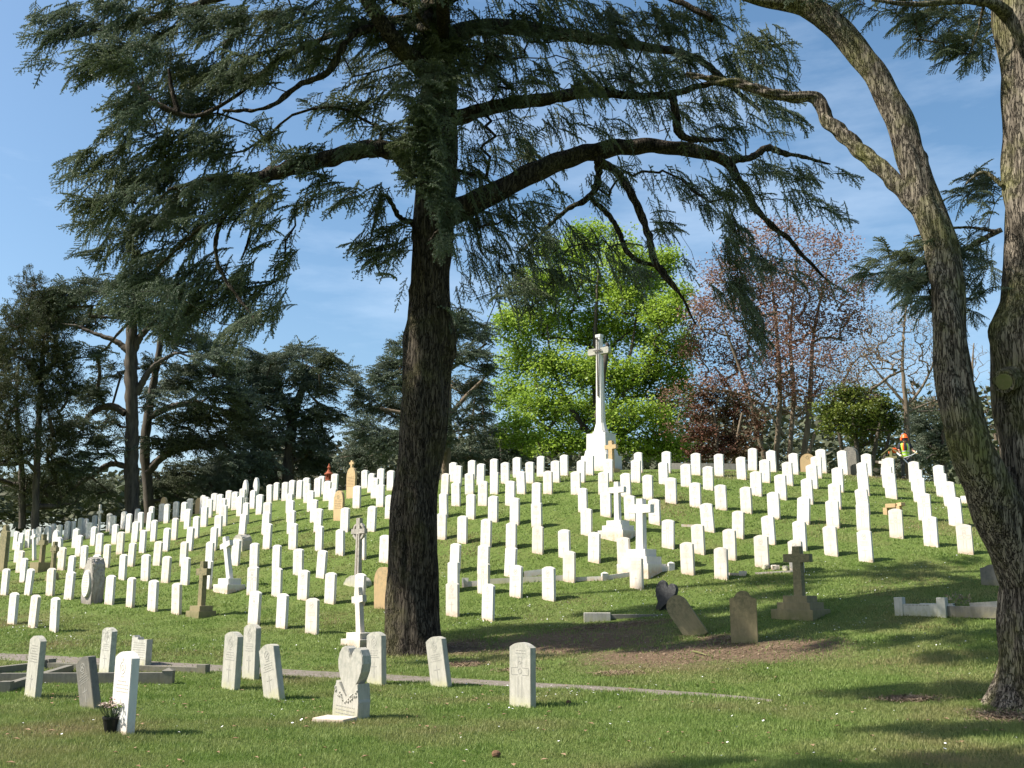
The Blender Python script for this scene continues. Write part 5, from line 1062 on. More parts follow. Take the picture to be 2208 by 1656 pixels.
# ---- the right-hand tree with its leaning mossy limb
P1 = at(2212, 1532); RY = P1.y+.3; sR = RY/F
e_r = empty('leaning_tree', (P1.x, RY, P1.z), 'mossy forked tree at the right edge with a great leaning limb', 'tree')
tr = [(2214, 1560, 98), (2214, 1535, 82), (2218, 1490, 67), (2220, 1450, 63), (2224, 1380, 62), (2228, 1250, 66), (2232, 1130, 72), (2238, 1040, 76), (2244, 960, 80), (2246, 900, 92), (2240, 830, 96), (2242, 780, 98), (2240, 720, 104), (2248, 660, 84), (2250, 560, 82), (2246, 400, 80), (2240, 220, 78), (2226, 80, 74), (2205, -40, 68), (2170, -180, 58), (2120, -400, 40), (2090, -700, 18)]
clr = [px3(x, y, RY) for x, y, _ in tr]
tm, c2, r2 = trunk_mesh('trunk', clr, [r_*sR for _, _, r_ in tr], n=64, amp=.02, rings=220, flare=0,
   knots=[(kt(722, (clr, RY)), .1, .15, .10), (kt(760, (clr, RY)), .3, .12, .07), (kt(880, (clr, RY)), .4, .12, .08), (kt(1010, (clr, RY)), 1.3, .14, .10), (kt(930, (clr, RY)), .9, .08, .04)], seed=5)
tk = world_child(link('trunk', tm, None, M['bark_moss']), e_r)
RL = [
 [(2215, 1250, -.05, 50), (2175, 1150, -.1, 52), (2135, 1060, -.2, 50), (2100, 980, -.3, 45), (2072, 890, -.3, 42), (2054, 800, -.25, 37), (2048, 700, -.2, 34), (2040, 600, -.1, 34), (2030, 530, 0, 35), (1996, 440, .1, 33), (1962, 330, .2, 30), (1930, 240, .3, 30), (1880, 150, .4, 27), (1820, 75, .5, 26), (1760, 25, .6, 25), (1700, 2, .7, 22), (1620, -10, .8, 18), (1540, -40, .9, 13), (1440, -90, 1, 8)],
 [(1985, 455, .1, 20), (1950, 415, .2, 18), (1900, 362, .4, 17), (1855, 325, .6, 16), (1812, 285, .8, 15), (1785, 262, .9, 14), (1768, 222, 1.0, 13), (1755, 210, 1.0, 12), (1700, 208, 1.1, 11), (1640, 195, 1.2, 10), (1590, 180, 1.3, 9), (1540, 172, 1.4, 6), (1480, 160, 1.5, 4)],
 [(2160, 495, .1, 6), (2110, 520, .3, 6), (2070, 545, .5, 5), (2020, 560, .6, 4), (1960, 575, .7, 3)],
 [(2150, 500, .1, 4), (2090, 490, .3, 3), (2030, 495, .4, 2), (1970, 510, .5, 2)],
 [(2190, 60, 0, 20), (2150, 10, -.3, 14), (2080, 0, -.5, 9), (1980, 10, -.6, 6), (1880, 0, -.7, 3)],
 [(2160, 400, 0, 5), (2120, 370, .1, 4), (2080, 400, .2, 2)],
]
own = [(0, tk)]; sr = Skel(); sr.chain([tuple(p) for p in c2[::6]], [float(v) for v in r2[::6]])
for i, L_ in enumerate(RL):
    pts, rads = limb_pts(L_, RY); kn = [(.53, 3.0, .07, .05)] if i == 0 else ([(.36, 3, .05, .03)] if i == 1 else [])
    lm, lc, lr = trunk_mesh('limb', pts, rads, n=40 if i < 2 else 10, amp=.010 if i < 2 else .003, seed=40+i, rings=200 if i < 2 else 40, knots=kn)
    ob = link('limb', lm, tk, M['bark_moss']); own.append((len(sr.P), ob)); sr.chain([tuple(p) for p in lc[::3]], [float(v) for v in lr[::3]])
nl = len(sr.P)
# sawn branch end on the trunk
b = MB(); c_ = px3(2168, 822, RY-.36); d_ = (px3(2150, 826, RY-.6)-px3(2205, 805, RY-.1)).normalized(); b.tube([c_-d_*.25, c_, c_+d_*.05], [.17, .16, .14], 20); b.rough(.008, 0, 2); b.mi = 1; b.tube([c_+d_*.045, c_+d_*.058], [.11, .10], 20)
b.build('sawn_stub', [M['bark_moss'], M['cutwood']], tk)
ER = [(1990, 540, 60, 28, 1), (1930, 565, 50, 26, 1), (1905, 590, 45, 14, 1), (1960, 600, 60, 30, 1), (2010, 590, 60, 40, .9), (1990, 630, 45, 25, .9), (2060, 560, 50, 40, .8), (2090, 530, 50, 35, .7), (2120, 580, 40, 40, .6), (2070, 620, 40, 45, .8), (2090, 660, 35, 16, .8), (2080, 700, 25, 22, .8), (2040, 520, 45, 20, .8), (2130, 640, 20, 30, .3), (2020, 660, 25, 40, .6),
      (2110, 400, 45, 22, .9), (2085, 420, 25, 10, .9), (2130, 380, 30, 30, .8), (2130, 440, 25, 35, .5), (2140, 460, 20, 15, .5),
      (1960, 20, 80, 30, .9), (2030, 40, 60, 40, 1), (2070, 90, 50, 45, 1), (2120, 60, 40, 60, 1), (2110, 120, 30, 22, .9), (1990, 80, 30, 20, .7), (1830, 8, 60, 16, .9), (1760, -30, 100, 30, .6), (1900, -50, 120, 40, .6), (2100, -60, 120, 50, .6)]
TR = ell_points(ER, RY+.5, .7, 1/260.)
ends = sr.reach(TR, (P1.x, RY, 5), step=.25, jit=.2, pen=.2); P_ = []; D_ = []
for o_, nd in ends:
    p = TR[o_]; q = sr.A[sr.par[nd]]; d = (p-q)/(np.linalg.norm(p-q)+1e-9)
    for k in range(2): P_.append(p); D_.append(d*.7+np.array([-.6, 0, -.35])+rng.normal(0, .35, 3))
V, Ft = place(TS, np.array(P_), np.array(D_), rng.uniform(.28, .48, len(P_)))
world_child(link('foliage', npmesh('foliage', V, [Ft]), None, M['needle']), e_r)
twig_parts(sr, nl, own, .003, 2.2, .03, M['bark_moss'], 'twigs')

# ---- trees beyond the crest
def far_tree(name, Y0, base, trunks, ells, label, kind, dens, depth=2.5, bark='bark_bg', leafm=None, size=1., r0=.02, rmax=.12, nleaf=0, spread=.3, lsize=.2, upj=.35, step=.9, cat='tree', group=None, mult=1, sag=0, grow=True, barkname='trunk', up=0, leafname='crown'):
    r_ = np.random.default_rng(int(abs(base[0]))+int(Y0*7)); B = px3(base[0], base[1], Y0); zg = Z(B.x, B.y)
    e = empty(name, (B.x, B.y, min(B.z, zg)), label, cat, group)
    s_ = Skel(); own = []
    for k, tspec in enumerate(trunks):
        pts, rads = limb_pts([(a[0], a[1], a[3] if len(a) > 3 else 0, a[2]) for a in tspec], Y0)
        if k == 0: pts[0] = (pts[0][0], pts[0][1], min(zg, pts[0][2])-.4)
        lm, lc, lr = trunk_mesh('trunk', pts, rads, n=14, amp=.012*tspec[0][2]/8, seed=k+int(Y0), rings=max(24, len(pts)*3))
        o = link(barkname if k == 0 else 'limb', lm, None, M[bark]); (world_child(o, e) if k == 0 else setattr(o, 'parent', tko)); tko = o if k == 0 else tko; own.append((len(s_.P), o)); s_.chain([tuple(p) for p in lc[::3]], [float(v) for v in lr[::3]])
    nl_ = len(s_.P); T = ell_points(ells, Y0, depth, dens, r_)
    T[:, 2] = np.maximum(T[:, 2], Zt(T[:, 0], T[:, 1])+.25)
    ends = s_.reach(T, np.array(s_.P[0]), step=step, jit=.12, pen=.3, rng_=r_, sag=sag, up=up)
    A_ = np.array(s_.P); par = np.array(s_.par)
    twig_parts(s_, nl_, own, r0, 2.3, rmax, M[bark], 'branches')
    if kind == 'cedar':
        P_ = []; D_ = []
        ax = np.array([B.x, B.y])
        for o_, nd in ends:
            p = T[o_]; q = A_[par[nd]]; d = (p-q)/(np.linalg.norm(p-q)+1e-9); out = np.array([p[0]-ax[0], p[1]-ax[1], 0]); out /= np.linalg.norm(out)+1e-9
            for k in range(mult): P_.append(p-out*.3+r_.normal(0, .12, 3)); D_.append(d*.5+out*.8+np.array([0, 0, -.18])+r_.normal(0, .35, 3)*np.array([1, 1, .45]))
        V, Ft = place(TB, np.array(P_), np.array(D_), r_.uniform(.6, 1.05, len(P_))*size, r_, upj)
        world_child(link(leafname, npmesh(leafname, V, [Ft]), None, M[leafm]), e)
    elif kind == 'yew':
        P_ = T; D_ = r_.normal(0, .5, (len(T), 3))+np.array([0, 0, .9]); P_ = np.repeat(P_, mult, 0)+r_.normal(0, .25, (len(T)*mult, 3)); D_ = np.repeat(D_, mult, 0)+r_.normal(0, .6, (len(T)*mult, 3))
        V, Ft = place(TB, P_, D_, r_.uniform(.35, .7, len(P_))*size, r_, 1.)
        world_child(link(leafname, npmesh(leafname, V, [Ft]), None, M[leafm]), e)
    elif nleaf:
        V, Fq = leaves(T, nleaf, spread, lsize, r_)
        world_child(link(leafname, npmesh(leafname, V, [Fq]), None, M[leafm]), e)
    return e
far_tree('yew_tree', 46, (75, 1140), [[(75, 1150, 8), (78, 1050, 7), (84, 900, 6), (92, 780, 5), (95, 700, 2)], [(48, 1140, 7, .6), (46, 1000, 6, .6), (36, 880, 4, .6), (40, 780, 2, .6)]],
  [(72, 640, 38, 26), (60, 610, 22, 14), (40, 690, 40, 26), (105, 670, 45, 40), (90, 730, 60, 40), (20, 740, 40, 34), (60, 790, 80, 40), (130, 780, 28, 50), (20, 860, 50, 50), (110, 860, 50, 50), (30, 960, 60, 50), (120, 960, 50, 50), (150, 840, 20, 40), (60, 1060, 70, 30, .7), (130, 1060, 50, 40, .6), (-20, 800, 40, 80), (-20, 950, 40, 90)],
  'dark olive yew with shaggy upright clumps at the left edge', 'yew', 1/120., 2.2, leafm='needle_dk', mult=5, size=.75)
cg = 'cedars standing behind the graves'
far_tree('cedar_tree', 49, (285, 1125), [[(286, 1135, 15), (284, 1000, 14), (284, 900, 13), (283, 800, 13), (284, 730, 12), (286, 670, 8), (290, 610, 3)], [(286, 760, 9), (305, 722, 7), (335, 690, 5), (350, 640, 2)], [(280, 760, 8), (250, 735, 6), (210, 722, 4), (160, 700, 2)], [(270, 892, 8), (245, 877, 8), (215, 880, 7), (188, 900, 5), (175, 930, 3)], [(292, 850, 9), (310, 820, 7), (330, 790, 5), (380, 760, 3)], [(280, 1010, 6), (240, 1000, 6), (190, 1030, 5), (150, 1060, 3)]],
  [(170, 640, 90, 26), (110, 665, 60, 18), (250, 612, 90, 24), (330, 620, 90, 24), (60, 690, 50, 12), (150, 690, 90, 20), (260, 670, 90, 24), (360, 680, 70, 24), (400, 730, 60, 18), (440, 745, 70, 16), (470, 775, 60, 16), (200, 760, 60, 18, .6), (230, 800, 40, 20, .5), (330, 780, 50, 18, .5), (190, 850, 50, 26, .8), (170, 920, 50, 26, .8), (220, 960, 50, 26, .7), (160, 1000, 50, 30, .8), (200, 1050, 50, 26, .8), (350, 860, 40, 20, .6), (240, 900, 30, 30, .5), (110, 1010, 50, 20, .6)],
  'tall left-hand cedar with bare grey trunk and layered flat crown', 'cedar', 1/181., 3.2, leafm='needle_bg', group=cg, size=.8, mult=5)
far_tree('cedar_tree', 53, (322, 1110), [[(324, 1120, 11), (318, 1040, 10), (312, 960, 10), (325, 860, 8), (343, 760, 7), (348, 700, 5), (340, 650, 2)], [(318, 1020, 9), (350, 985, 8), (400, 965, 7), (470, 960, 4)], [(322, 900, 8), (360, 880, 7), (420, 870, 5), (500, 890, 3)]],
  [(430, 800, 90, 22), (520, 800, 60, 20), (360, 830, 60, 22), (470, 850, 90, 24), (400, 900, 80, 26), (520, 900, 60, 26), (360, 960, 60, 26), (470, 950, 90, 28), (540, 1000, 60, 30), (420, 1020, 100, 28), (360, 1060, 50, 26), (480, 1050, 80, 20), (400, 680, 60, 18, .6), (490, 745, 50, 16, .7)],
  'middle-left cedar with mossy curved trunk just right of the grey trunk', 'cedar', 1/172., 3, leafm='needle_bg', group=cg, size=.85, mult=5)
far_tree('cedar_tree', 55, (622, 1040), [[(620, 1050, 13), (624, 980, 11), (632, 900, 10), (648, 850, 8), (662, 815, 5), (700, 790, 2)], [(632, 905, 8), (612, 868, 8), (600, 830, 6), (596, 780, 3)], [(590, 1045, 12, .5), (580, 990, 11, .5), (560, 950, 8, .5), (520, 930, 5, .5)], [(625, 1000, 5), (670, 975, 4), (720, 940, 3)]],
  [(600, 770, 60, 18), (650, 760, 50, 14), (560, 790, 60, 22), (700, 785, 50, 22), (745, 810, 30, 18), (765, 830, 16, 22, .7), (640, 810, 70, 24), (560, 840, 60, 28), (690, 840, 50, 22), (610, 870, 50, 24, .8), (530, 880, 40, 30), (660, 900, 60, 26), (710, 890, 30, 22), (570, 930, 60, 30), (690, 950, 50, 26), (620, 960, 60, 26, .8), (540, 990, 60, 26), (680, 1000, 60, 20), (600, 1020, 70, 16, .7), (480, 1000, 40, 26)],
  'broad cedar with forked trunk standing behind the crest headstones', 'cedar', 1/156., 3, leafm='needle_bg', group=cg, size=.85, mult=5)
far_tree('cedar_tree', 52, (964, 1000), [[(962, 1010, 9), (965, 940, 9), (966, 860, 8), (964, 780, 7), (968, 710, 4)], [(966, 900, 5), (1000, 860, 5), (1040, 820, 3)], [(964, 930, 5), (900, 900, 5), (820, 880, 3)], [(966, 800, 4), (1010, 770, 3), (1050, 740, 2)], [(964, 820, 4), (900, 790, 4), (840, 780, 2)]],
  [(990, 685, 50, 16), (960, 715, 60, 22), (1030, 720, 40, 18), (870, 745, 40, 18), (840, 785, 50, 18), (990, 760, 60, 22), (1050, 790, 25, 24), (850, 820, 60, 26), (1010, 830, 50, 24), (800, 860, 45, 24), (860, 880, 60, 26), (1040, 870, 25, 36, .7), (790, 930, 50, 28), (850, 950, 60, 26), (1010, 900, 40, 28, .6), (1040, 950, 30, 34, .6), (780, 985, 50, 20), (990, 985, 60, 16), (1060, 990, 60, 12), (930, 800, 50, 30), (920, 930, 60, 40)],
  'blue-green cedar showing on both sides of the big dark trunk', 'cedar', 1/165., 2.6, leafm='needle_bg', group=cg, size=.8, mult=5, bark='bark_warm')
far_tree('cedar_tree', 51, (2030, 1005), [[(2034, 1020, 8), (2036, 950, 7), (2032, 890, 4), (2030, 850, 2)]],
  [(1990, 880, 60, 12), (2050, 890, 40, 12), (1980, 915, 50, 16), (2040, 930, 50, 18), (1990, 950, 50, 18), (2050, 970, 50, 18), (2010, 990, 60, 14), (1960, 985, 30, 14)],
  'low dark cedar on the crest behind the leaning mossy limb', 'cedar', 1/170., 2., leafm='needle_bg', group=cg, size=.7, mult=5)
far_tree('maple_tree', 58, (1290, 1010), [[(1288, 1020, 11), (1288, 930, 9), (1284, 850, 7), (1282, 760, 5), (1286, 660, 3), (1290, 580, 1)], [(1290, 930, 6), (1330, 860, 5), (1360, 760, 3), (1375, 660, 1)], [(1286, 950, 6), (1230, 880, 5), (1190, 780, 3), (1180, 700, 1)], [(1290, 960, 7), (1370, 920, 5), (1430, 860, 3)], [(1284, 960, 7), (1190, 930, 5), (1120, 880, 3)], [(1290, 900, 8, -2), (1300, 820, 6, -3), (1310, 740, 4, -3)]],
  [(1290, 510, 80, 34), (1220, 550, 70, 40), (1160, 610, 50, 40), (1100, 700, 40, 40), (1420, 560, 40, 40), (1460, 650, 30, 50), (1480, 740, 25, 40), (1350, 560, 60, 40), (1410, 600, 40, 40), (1190, 620, 60, 40), (1280, 620, 80, 46), (1370, 640, 70, 46), (1430, 680, 40, 50), (1150, 690, 50, 40), (1230, 700, 80, 46), (1330, 720, 90, 50), (1430, 760, 50, 50), (1120, 770, 50, 46), (1200, 790, 80, 50), (1300, 810, 90, 50), (1400, 820, 80, 50), (1470, 830, 25, 50), (1100, 850, 45, 46), (1170, 870, 70, 46), (1260, 890, 80, 46), (1370, 900, 90, 46), (1450, 900, 40, 46), (1120, 930, 50, 40), (1210, 950, 80, 30), (1320, 960, 80, 22), (1410, 960, 60, 30), (1460, 970, 40, 26), (1130, 970, 40, 14)],
  'bright yellow-green maple in new leaf behind the memorial cross', 'leaf', 1/120., 3.4, leafm='maple', nleaf=46, spread=.32, lsize=.18, r0=.016, step=.8, up=.12)
far_tree('copper_tree', 54, (1690, 1000), [[(1672, 1010, 6.2), (1678, 920, 5.6), (1682, 830, 5.0), (1676, 740, 3.7), (1668, 640, 2.5), (1660, 560, 1.2)], [(1728, 1010, 6.8, .3), (1742, 920, 6.2, .3), (1748, 840, 5.0, .3), (1752, 740, 3.7, .4), (1770, 640, 2.5, .5), (1790, 560, 1.2, .5)], [(1655, 1010, 5.0, -.2), (1632, 930, 4.3, -.3), (1618, 860, 3.7, -.5), (1590, 780, 3.1, -.6), (1560, 700, 1.9, -.8)], [(1700, 1010, 5.6, .6), (1706, 930, 5.0, .8), (1712, 840, 4.3, 1), (1704, 740, 3.1, 1.2), (1712, 620, 1.9, 1.4), (1720, 520, 1.2, 1.4)], [(1735, 1010, 5.0, -.4), (1760, 930, 3.7, -.6), (1800, 860, 3.1, -.8), (1840, 780, 1.9, -1)], [(1590, 1000, 3.7, .8), (1583, 920, 3.1, .8), (1580, 850, 2.5, .8), (1540, 790, 1.9, .8)], [(1690, 940, 3.7, 0), (1640, 870, 2.5, 0), (1560, 840, 1.9, 0)]],
  [(1700, 500, 90, 30, .7), (1620, 530, 60, 36, .8), (1780, 540, 80, 40, .6), (1560, 590, 60, 44), (1650, 600, 80, 50), (1740, 610, 80, 50, .9), (1820, 620, 60, 50, .7), (1530, 670, 50, 46), (1610, 680, 80, 50), (1700, 690, 80, 50), (1790, 690, 80, 50, .8), (1860, 680, 40, 46, .6), (1510, 750, 50, 40), (1600, 760, 80, 46), (1700, 770, 80, 50), (1790, 770, 70, 50, .8), (1540, 820, 70, 30), (1640, 830, 70, 34), (1730, 840, 70, 40), (1810, 830, 60, 36, .7), (1880, 760, 30, 40, .4), (1600, 870, 60, 24, .7), (1700, 880, 60, 24, .6), (1860, 620, 40, 30, .4), (1500, 700, 30, 30, .5), (1460, 850, 40, 24, .6), (1440, 920, 30, 14, .4)],
  'many-stemmed copper-red tree with fresh sparse leaves on the crest', 'leaf', 1/150., 2.8, leafm='copper', nleaf=27, spread=.38, lsize=.14, r0=.016, bark='bark_warm', step=.6, rmax=.07, up=.18)
far_tree('bare_tree', 45, (1957, 1000), [[(1958, 1010, 6.3), (1956, 930, 6.3), (1954, 880, 5.6), (1950, 840, 4.2), (1946, 780, 2.8), (1950, 700, 1.8), (1956, 650, 1.0)], [(1954, 875, 3.5), (1925, 840, 2.8), (1890, 800, 2.1), (1860, 760, 1.4)], [(1955, 875, 3.5), (1985, 840, 2.8), (2010, 790, 2.1), (2030, 730, 1.0)], [(1953, 885, 2.8), (1900, 865, 2.1), (1840, 850, 1.4)], [(1956, 890, 2.8), (2000, 870, 2.1), (2050, 855, 1.0)]],
  [(1950, 680, 50, 40), (1900, 700, 40, 40), (2000, 710, 40, 40), (1860, 760, 50, 40), (1930, 760, 60, 40), (2010, 770, 40, 40), (1820, 810, 40, 30), (1880, 820, 60, 30), (1960, 820, 50, 30), (2030, 830, 30, 40), (1840, 850, 60, 20), (1920, 870, 40, 14, .6), (2000, 870, 50, 14)],
  'bare spreading tree with fine twigs behind the worker', 'leaf', 1/24., 2.0, leafm='bud', nleaf=2, spread=.1, lsize=.06, r0=.0062, bark='bark_warm', step=.35, rmax=.06, up=.22, leafname='buds')
far_tree('laurel_bush', 43.5, (1860, 1000), [[(1850, 1005, 6), (1846, 950, 5), (1840, 900, 3)], [(1880, 1005, 5), (1890, 950, 4), (1900, 900, 3)], [(1820, 1005, 4), (1812, 950, 4), (1800, 900, 2)], [(1905, 1000, 4, .6), (1915, 950, 3, .6), (1925, 900, 2, .6)]],
  [(1820, 850, 40, 20), (1790, 880, 36, 24), (1860, 860, 50, 26), (1900, 880, 40, 26), (1830, 900, 60, 26), (1790, 920, 26, 20, .7), (1880, 915, 50, 22), (1920, 910, 20, 26), (1840, 925, 40, 14, .8), (1880, 950, 60, 20, .5, 1.6), (1880, 985, 60, 14, .5, 1.8)],
  'dark-hearted laurel bush with yellow-green leaves on the crest', 'leaf', 1/60., 1.6, leafm='laurel', nleaf=24, spread=.16, lsize=.13, r0=.012, cat='bush', step=.4)
far_tree('red_shrub', 51, (1550, 1000), [[(1548, 1005, 5), (1545, 950, 4), (1540, 890, 2)], [(1580, 1005, 4), (1590, 940, 3), (1600, 890, 2)]],
  [(1520, 850, 36, 16), (1560, 860, 50, 20), (1510, 890, 30, 24), (1570, 900, 60, 26), (1510, 935, 34, 26), (1570, 945, 60, 26), (1520, 975, 40, 18), (1590, 975, 50, 16), (1630, 920, 20, 40, .6)],
  'dark red-leaved shrub thicket between the maple and copper tree', 'leaf', 1/70., 1.8, leafm='redshrub', nleaf=20, spread=.2, lsize=.15, r0=.012, cat='shrub', step=.5, bark='bark_warm')
bg_ = 'bare trees far behind the hill'
far_tree('bare_tree', 88, (1020, 1000), [[(1016, 1010, 4), (1018, 930, 3.5), (1022, 870, 2), (1030, 830, 1)], [(1050, 1010, 3, 1), (1046, 930, 3, 1), (1040, 870, 1.5, 1)]], [(1020, 870, 40, 30), (1000, 920, 50, 30), (1050, 930, 40, 40), (1020, 970, 60, 20)],
  'pale bare tree far off between the blue cedar and the maple', 'leaf', 1/40., 4, leafm='bud', nleaf=0, spread=.15, lsize=.1, r0=.012, bark='bark_warm', step=.6, group=bg_, up=.2, leafname='buds')
far_tree('bare_tree', 84, (2100, 1000), [[(2104, 1010, 5), (2100, 900, 4), (2096, 800, 2.5), (2100, 740, 1)], [(2150, 1010, 4, 2), (2146, 920, 3, 2), (2140, 860, 1.5, 2)]], [(2100, 770, 50, 40, .6), (2080, 840, 50, 40, .8), (2130, 880, 40, 50), (2110, 950, 60, 40), (2150, 820, 30, 40, .7)],
  'pale bare tree far off between the two right-hand trunks', 'leaf', 1/45., 4, leafm='bud', nleaf=0, spread=.15, lsize=.1, r0=.012, bark='bark_warm', step=.6, group=bg_, up=.2, leafname='buds')
# conifer beside the maple foot, green undergrowth right of it
far_tree('cedar_tree', 60, (1010, 1000), [[(1085, 1005, 5), (1080, 960, 4), (1076, 920, 2)]], [(1080, 930, 40, 18), (1060, 955, 60, 18), (1100, 960, 50, 20), (1070, 985, 80, 12)], 'small dark conifer at the left foot of the maple', 'cedar', 1/150., 2, leafm='needle_bg', size=.7, mult=5)
# distant wood closing the view low down
r_ = np.random.default_rng(11); P_ = []
for k in range(9000):
    x = r_.uniform(-260, 2460); Yd = r_.uniform(70, 125); top = 960+18*math.sin(x*.011)+14*math.sin(x*.037+1)+14*math.sin(x*.093)
    if 940 < x < 1080 or x > 2040: top += 12
    if x < 560: top = 1045
    if x > 1480 and r_.random() < .6: top = 880+20*math.sin(x*.05)
    y = top+(1115-top)*r_.random()**1.2; P_.append(px3(x, y, Yd))
P_ = np.array(P_); P_[:, 2] = np.maximum(P_[:, 2], Zt(P_[:, 0], P_[:, 1])+.3)
V, Fq = leaves(P_, 9, .8, .6, r_, flat=.8); o = link('distant_wood', npmesh('distant_wood', V, [Fq]), None, M['wood_far']); tag(o, 'distant belt of mixed woodland beyond the cemetery', 'woodland', kind='stuff')
# ------------------------------------------------------------------ the worker with a strimmer
P = at(1955, 1030); sP = mpp(P)
def skin(name, nodes, edges, m, parent, sub=2, loc=None):
    """nodes {key: (x,y,z,rx[,ry])}; grown into one tapering surface"""
    keys = list(nodes); me = bpy.data.meshes.new(name); me.from_pydata([nodes[k][:3] for k in keys], [(keys.index(a), keys.index(b_)) for a, b_ in edges], [])
    o = link(name, me, parent, m); md = o.modifiers.new('skin', 'SKIN'); md.use_smooth_shade = True
    if not me.skin_vertices: bpy.context.view_layer.update()
    for i, k in enumerate(keys):
        v = me.skin_vertices[0].data[i]; n_ = nodes[k]; v.radius = (n_[3], n_[4] if len(n_) > 4 else n_[3]); v.use_root = (i == 0)
    s_ = o.modifiers.new('subsurf', 'SUBSURF'); s_.levels = s_.render_levels = sub
    return o
e = None
N = {'pelvis': (0, 0, .90, .14, .11), 'waist': (0, -.02, 1.05, .135, .10), 'chest': (0, -.05, 1.27, .16, .115), 'neck0': (0, -.07, 1.41, .075), 'neck': (0, -.10, 1.48, .055), 'head': (0, -.14, 1.57, .088, .10), 'crown': (0, -.13, 1.67, .075, .08)}
E_ = [('pelvis', 'waist'), ('waist', 'chest'), ('chest', 'neck0'), ('neck0', 'neck'), ('neck', 'head'), ('head', 'crown')]
for sd_, nm, sh, el, wr in ((-1, 'r', (-.19, -.05, 1.36), (-.25, -.12, 1.09), (-.20, -.30, .90)), (1, 'l', (.19, -.05, 1.37), (.30, -.10, 1.12), (.33, -.32, 1.03))):
    N[nm+'sh'] = (*sh, .066); N[nm+'el'] = (*el, .045); N[nm+'wr'] = (*wr, .030); h_ = Vector(wr)+(Vector(wr)-Vector(el)).normalized()*.07; N[nm+'palm'] = (*h_, .036, .02)
    E_ += [('chest', nm+'sh'), (nm+'sh', nm+'el'), (nm+'el', nm+'wr'), (nm+'wr', nm+'palm')]
    dr = (Vector(wr)-Vector(el)).normalized()
    for q in range(4):
        f1 = h_+dr*.045+Vector(((q-1.5)*.018, 0, .0)); f2 = f1+dr*.02+Vector((0, .0, -.025)); N[nm+'f%d' % q] = (*f1, .009); N[nm+'g%d' % q] = (*f2, .008); E_ += [(nm+'palm', nm+'f%d' % q), (nm+'f%d' % q, nm+'g%d' % q)]
    th = h_+Vector((-sd_*.045, -.01, .0)); th2 = th+dr*.03; N[nm+'t'] = (*th, .010); N[nm+'t2'] = (*th2, .008); E_ += [(nm+'palm', nm+'t'), (nm+'t', nm+'t2')]
for nm, kn, an, toe in (('a', (-.13, -.06, .48), (-.13, .02, .09), (-.15, -.14, .04)), ('b', (.15, -.10, .50), (.20, -.02, .09), (.24, -.18, .04))):
    N[nm+'hip'] = (kn[0]*.75, 0, .86, .10); N[nm+'kn'] = (*kn, .062); N[nm+'an'] = (*an, .042); N[nm+'toe'] = (*toe, .038)
    E_ += [('pelvis', nm+'hip'), (nm+'hip', nm+'kn'), (nm+'kn', nm+'an'), (nm+'an', nm+'toe')]
skin_m = mat('skin', (.55, .32, .23), (.48, .27, .19), 10, rough=.6)
body = skin('person', N, E_, skin_m, None); body.location = P; body.rotation_euler = (0, 0, R(-8))
tag(body, 'worker in orange helmet and yellow-green vest bent over a strimmer', 'person')
dark = mat('dark_work_cloth', (.022, .022, .026), (.04, .04, .045), 8); grey = mat('grey_trousers', (.055, .052, .055), (.09, .085, .085), 9)
def lat(name, rings, m, n=20, mats=None, rowmat=None):
    b = MB(); rs = []
    for cx_, cy_, z_, rx, ry in rings: rs.append([b.bm.verts.new((cx_+rx*math.cos(2*math.pi*k/n), cy_+ry*math.sin(2*math.pi*k/n), z_)) for k in range(n)])
    for i, (a, c_) in enumerate(zip(rs, rs[1:])):
        for k in range(n):
            f_ = b.bm.faces.new((a[k], a[(k+1) % n], c_[(k+1) % n], c_[k]))
            if rowmat: f_.material_index = rowmat(i, k)
    return b.build(name, mats or m, body, True)
hv = mat('hi_vis_fabric', (.42, .70, .05), rough=.6); refl = mat('reflective_tape', (.62, .62, .58), rough=.3); orange = mat('orange_plastic', (.85, .13, .02), rough=.35)
lat('shirt', [(0, -.01, .93, .155, .125), (0, -.02, 1.05, .152, .122), (0, -.05, 1.27, .185, .14), (0, -.06, 1.38, .17, .11), (0, -.08, 1.44, .08, .07), (0, -.09, 1.47, .06, .06)], dark)
for sd_, sh, el in ((-1, (-.17, -.05, 1.37), (-.25, -.12, 1.12)), (1, (.17, -.05, 1.38), (.29, -.10, 1.15))):
    b = MB(); a_, c_ = Vector(sh), Vector(el); b.tube([a_, a_.lerp(c_, .4), a_.lerp(c_, .72)], [.082, .074, .068], 12); b.build('sleeve', dark, body, True)
lat('vest', [(0, -.01, .90, .175, .145), (0, -.02, .97, .17, .14), (0, -.02, 1.01, .17, .14), (0, -.03, 1.08, .17, .142), (0, -.04, 1.13, .18, .146), (0, -.05, 1.28, .20, .155), (0, -.06, 1.38, .185, .125), (0, -.07, 1.43, .12, .09)],
    None, mats=[hv, refl, dark, orange], rowmat=lambda i, k: 1 if i in (1, 3) and k % 5 else (2 if (i >= 4 and k in (14, 15)) else (3 if i >= 3 and k == 13 else (1 if i >= 3 and k == 17 else 0))))
TRN = {'p': (0, 0, .93, .150, .125), 'a0': (-.10, 0, .82, .108), 'a1': (-.13, -.06, .48, .078), 'a2': (-.13, .02, .12, .066), 'b0': (.11, 0, .82, .108), 'b1': (.15, -.10, .50, .078), 'b2': (.20, -.02, .12, .066)}
skin('trousers', TRN, [('p', 'a0'), ('a0', 'a1'), ('a1', 'a2'), ('p', 'b0'), ('b0', 'b1'), ('b1', 'b2')], grey, body)
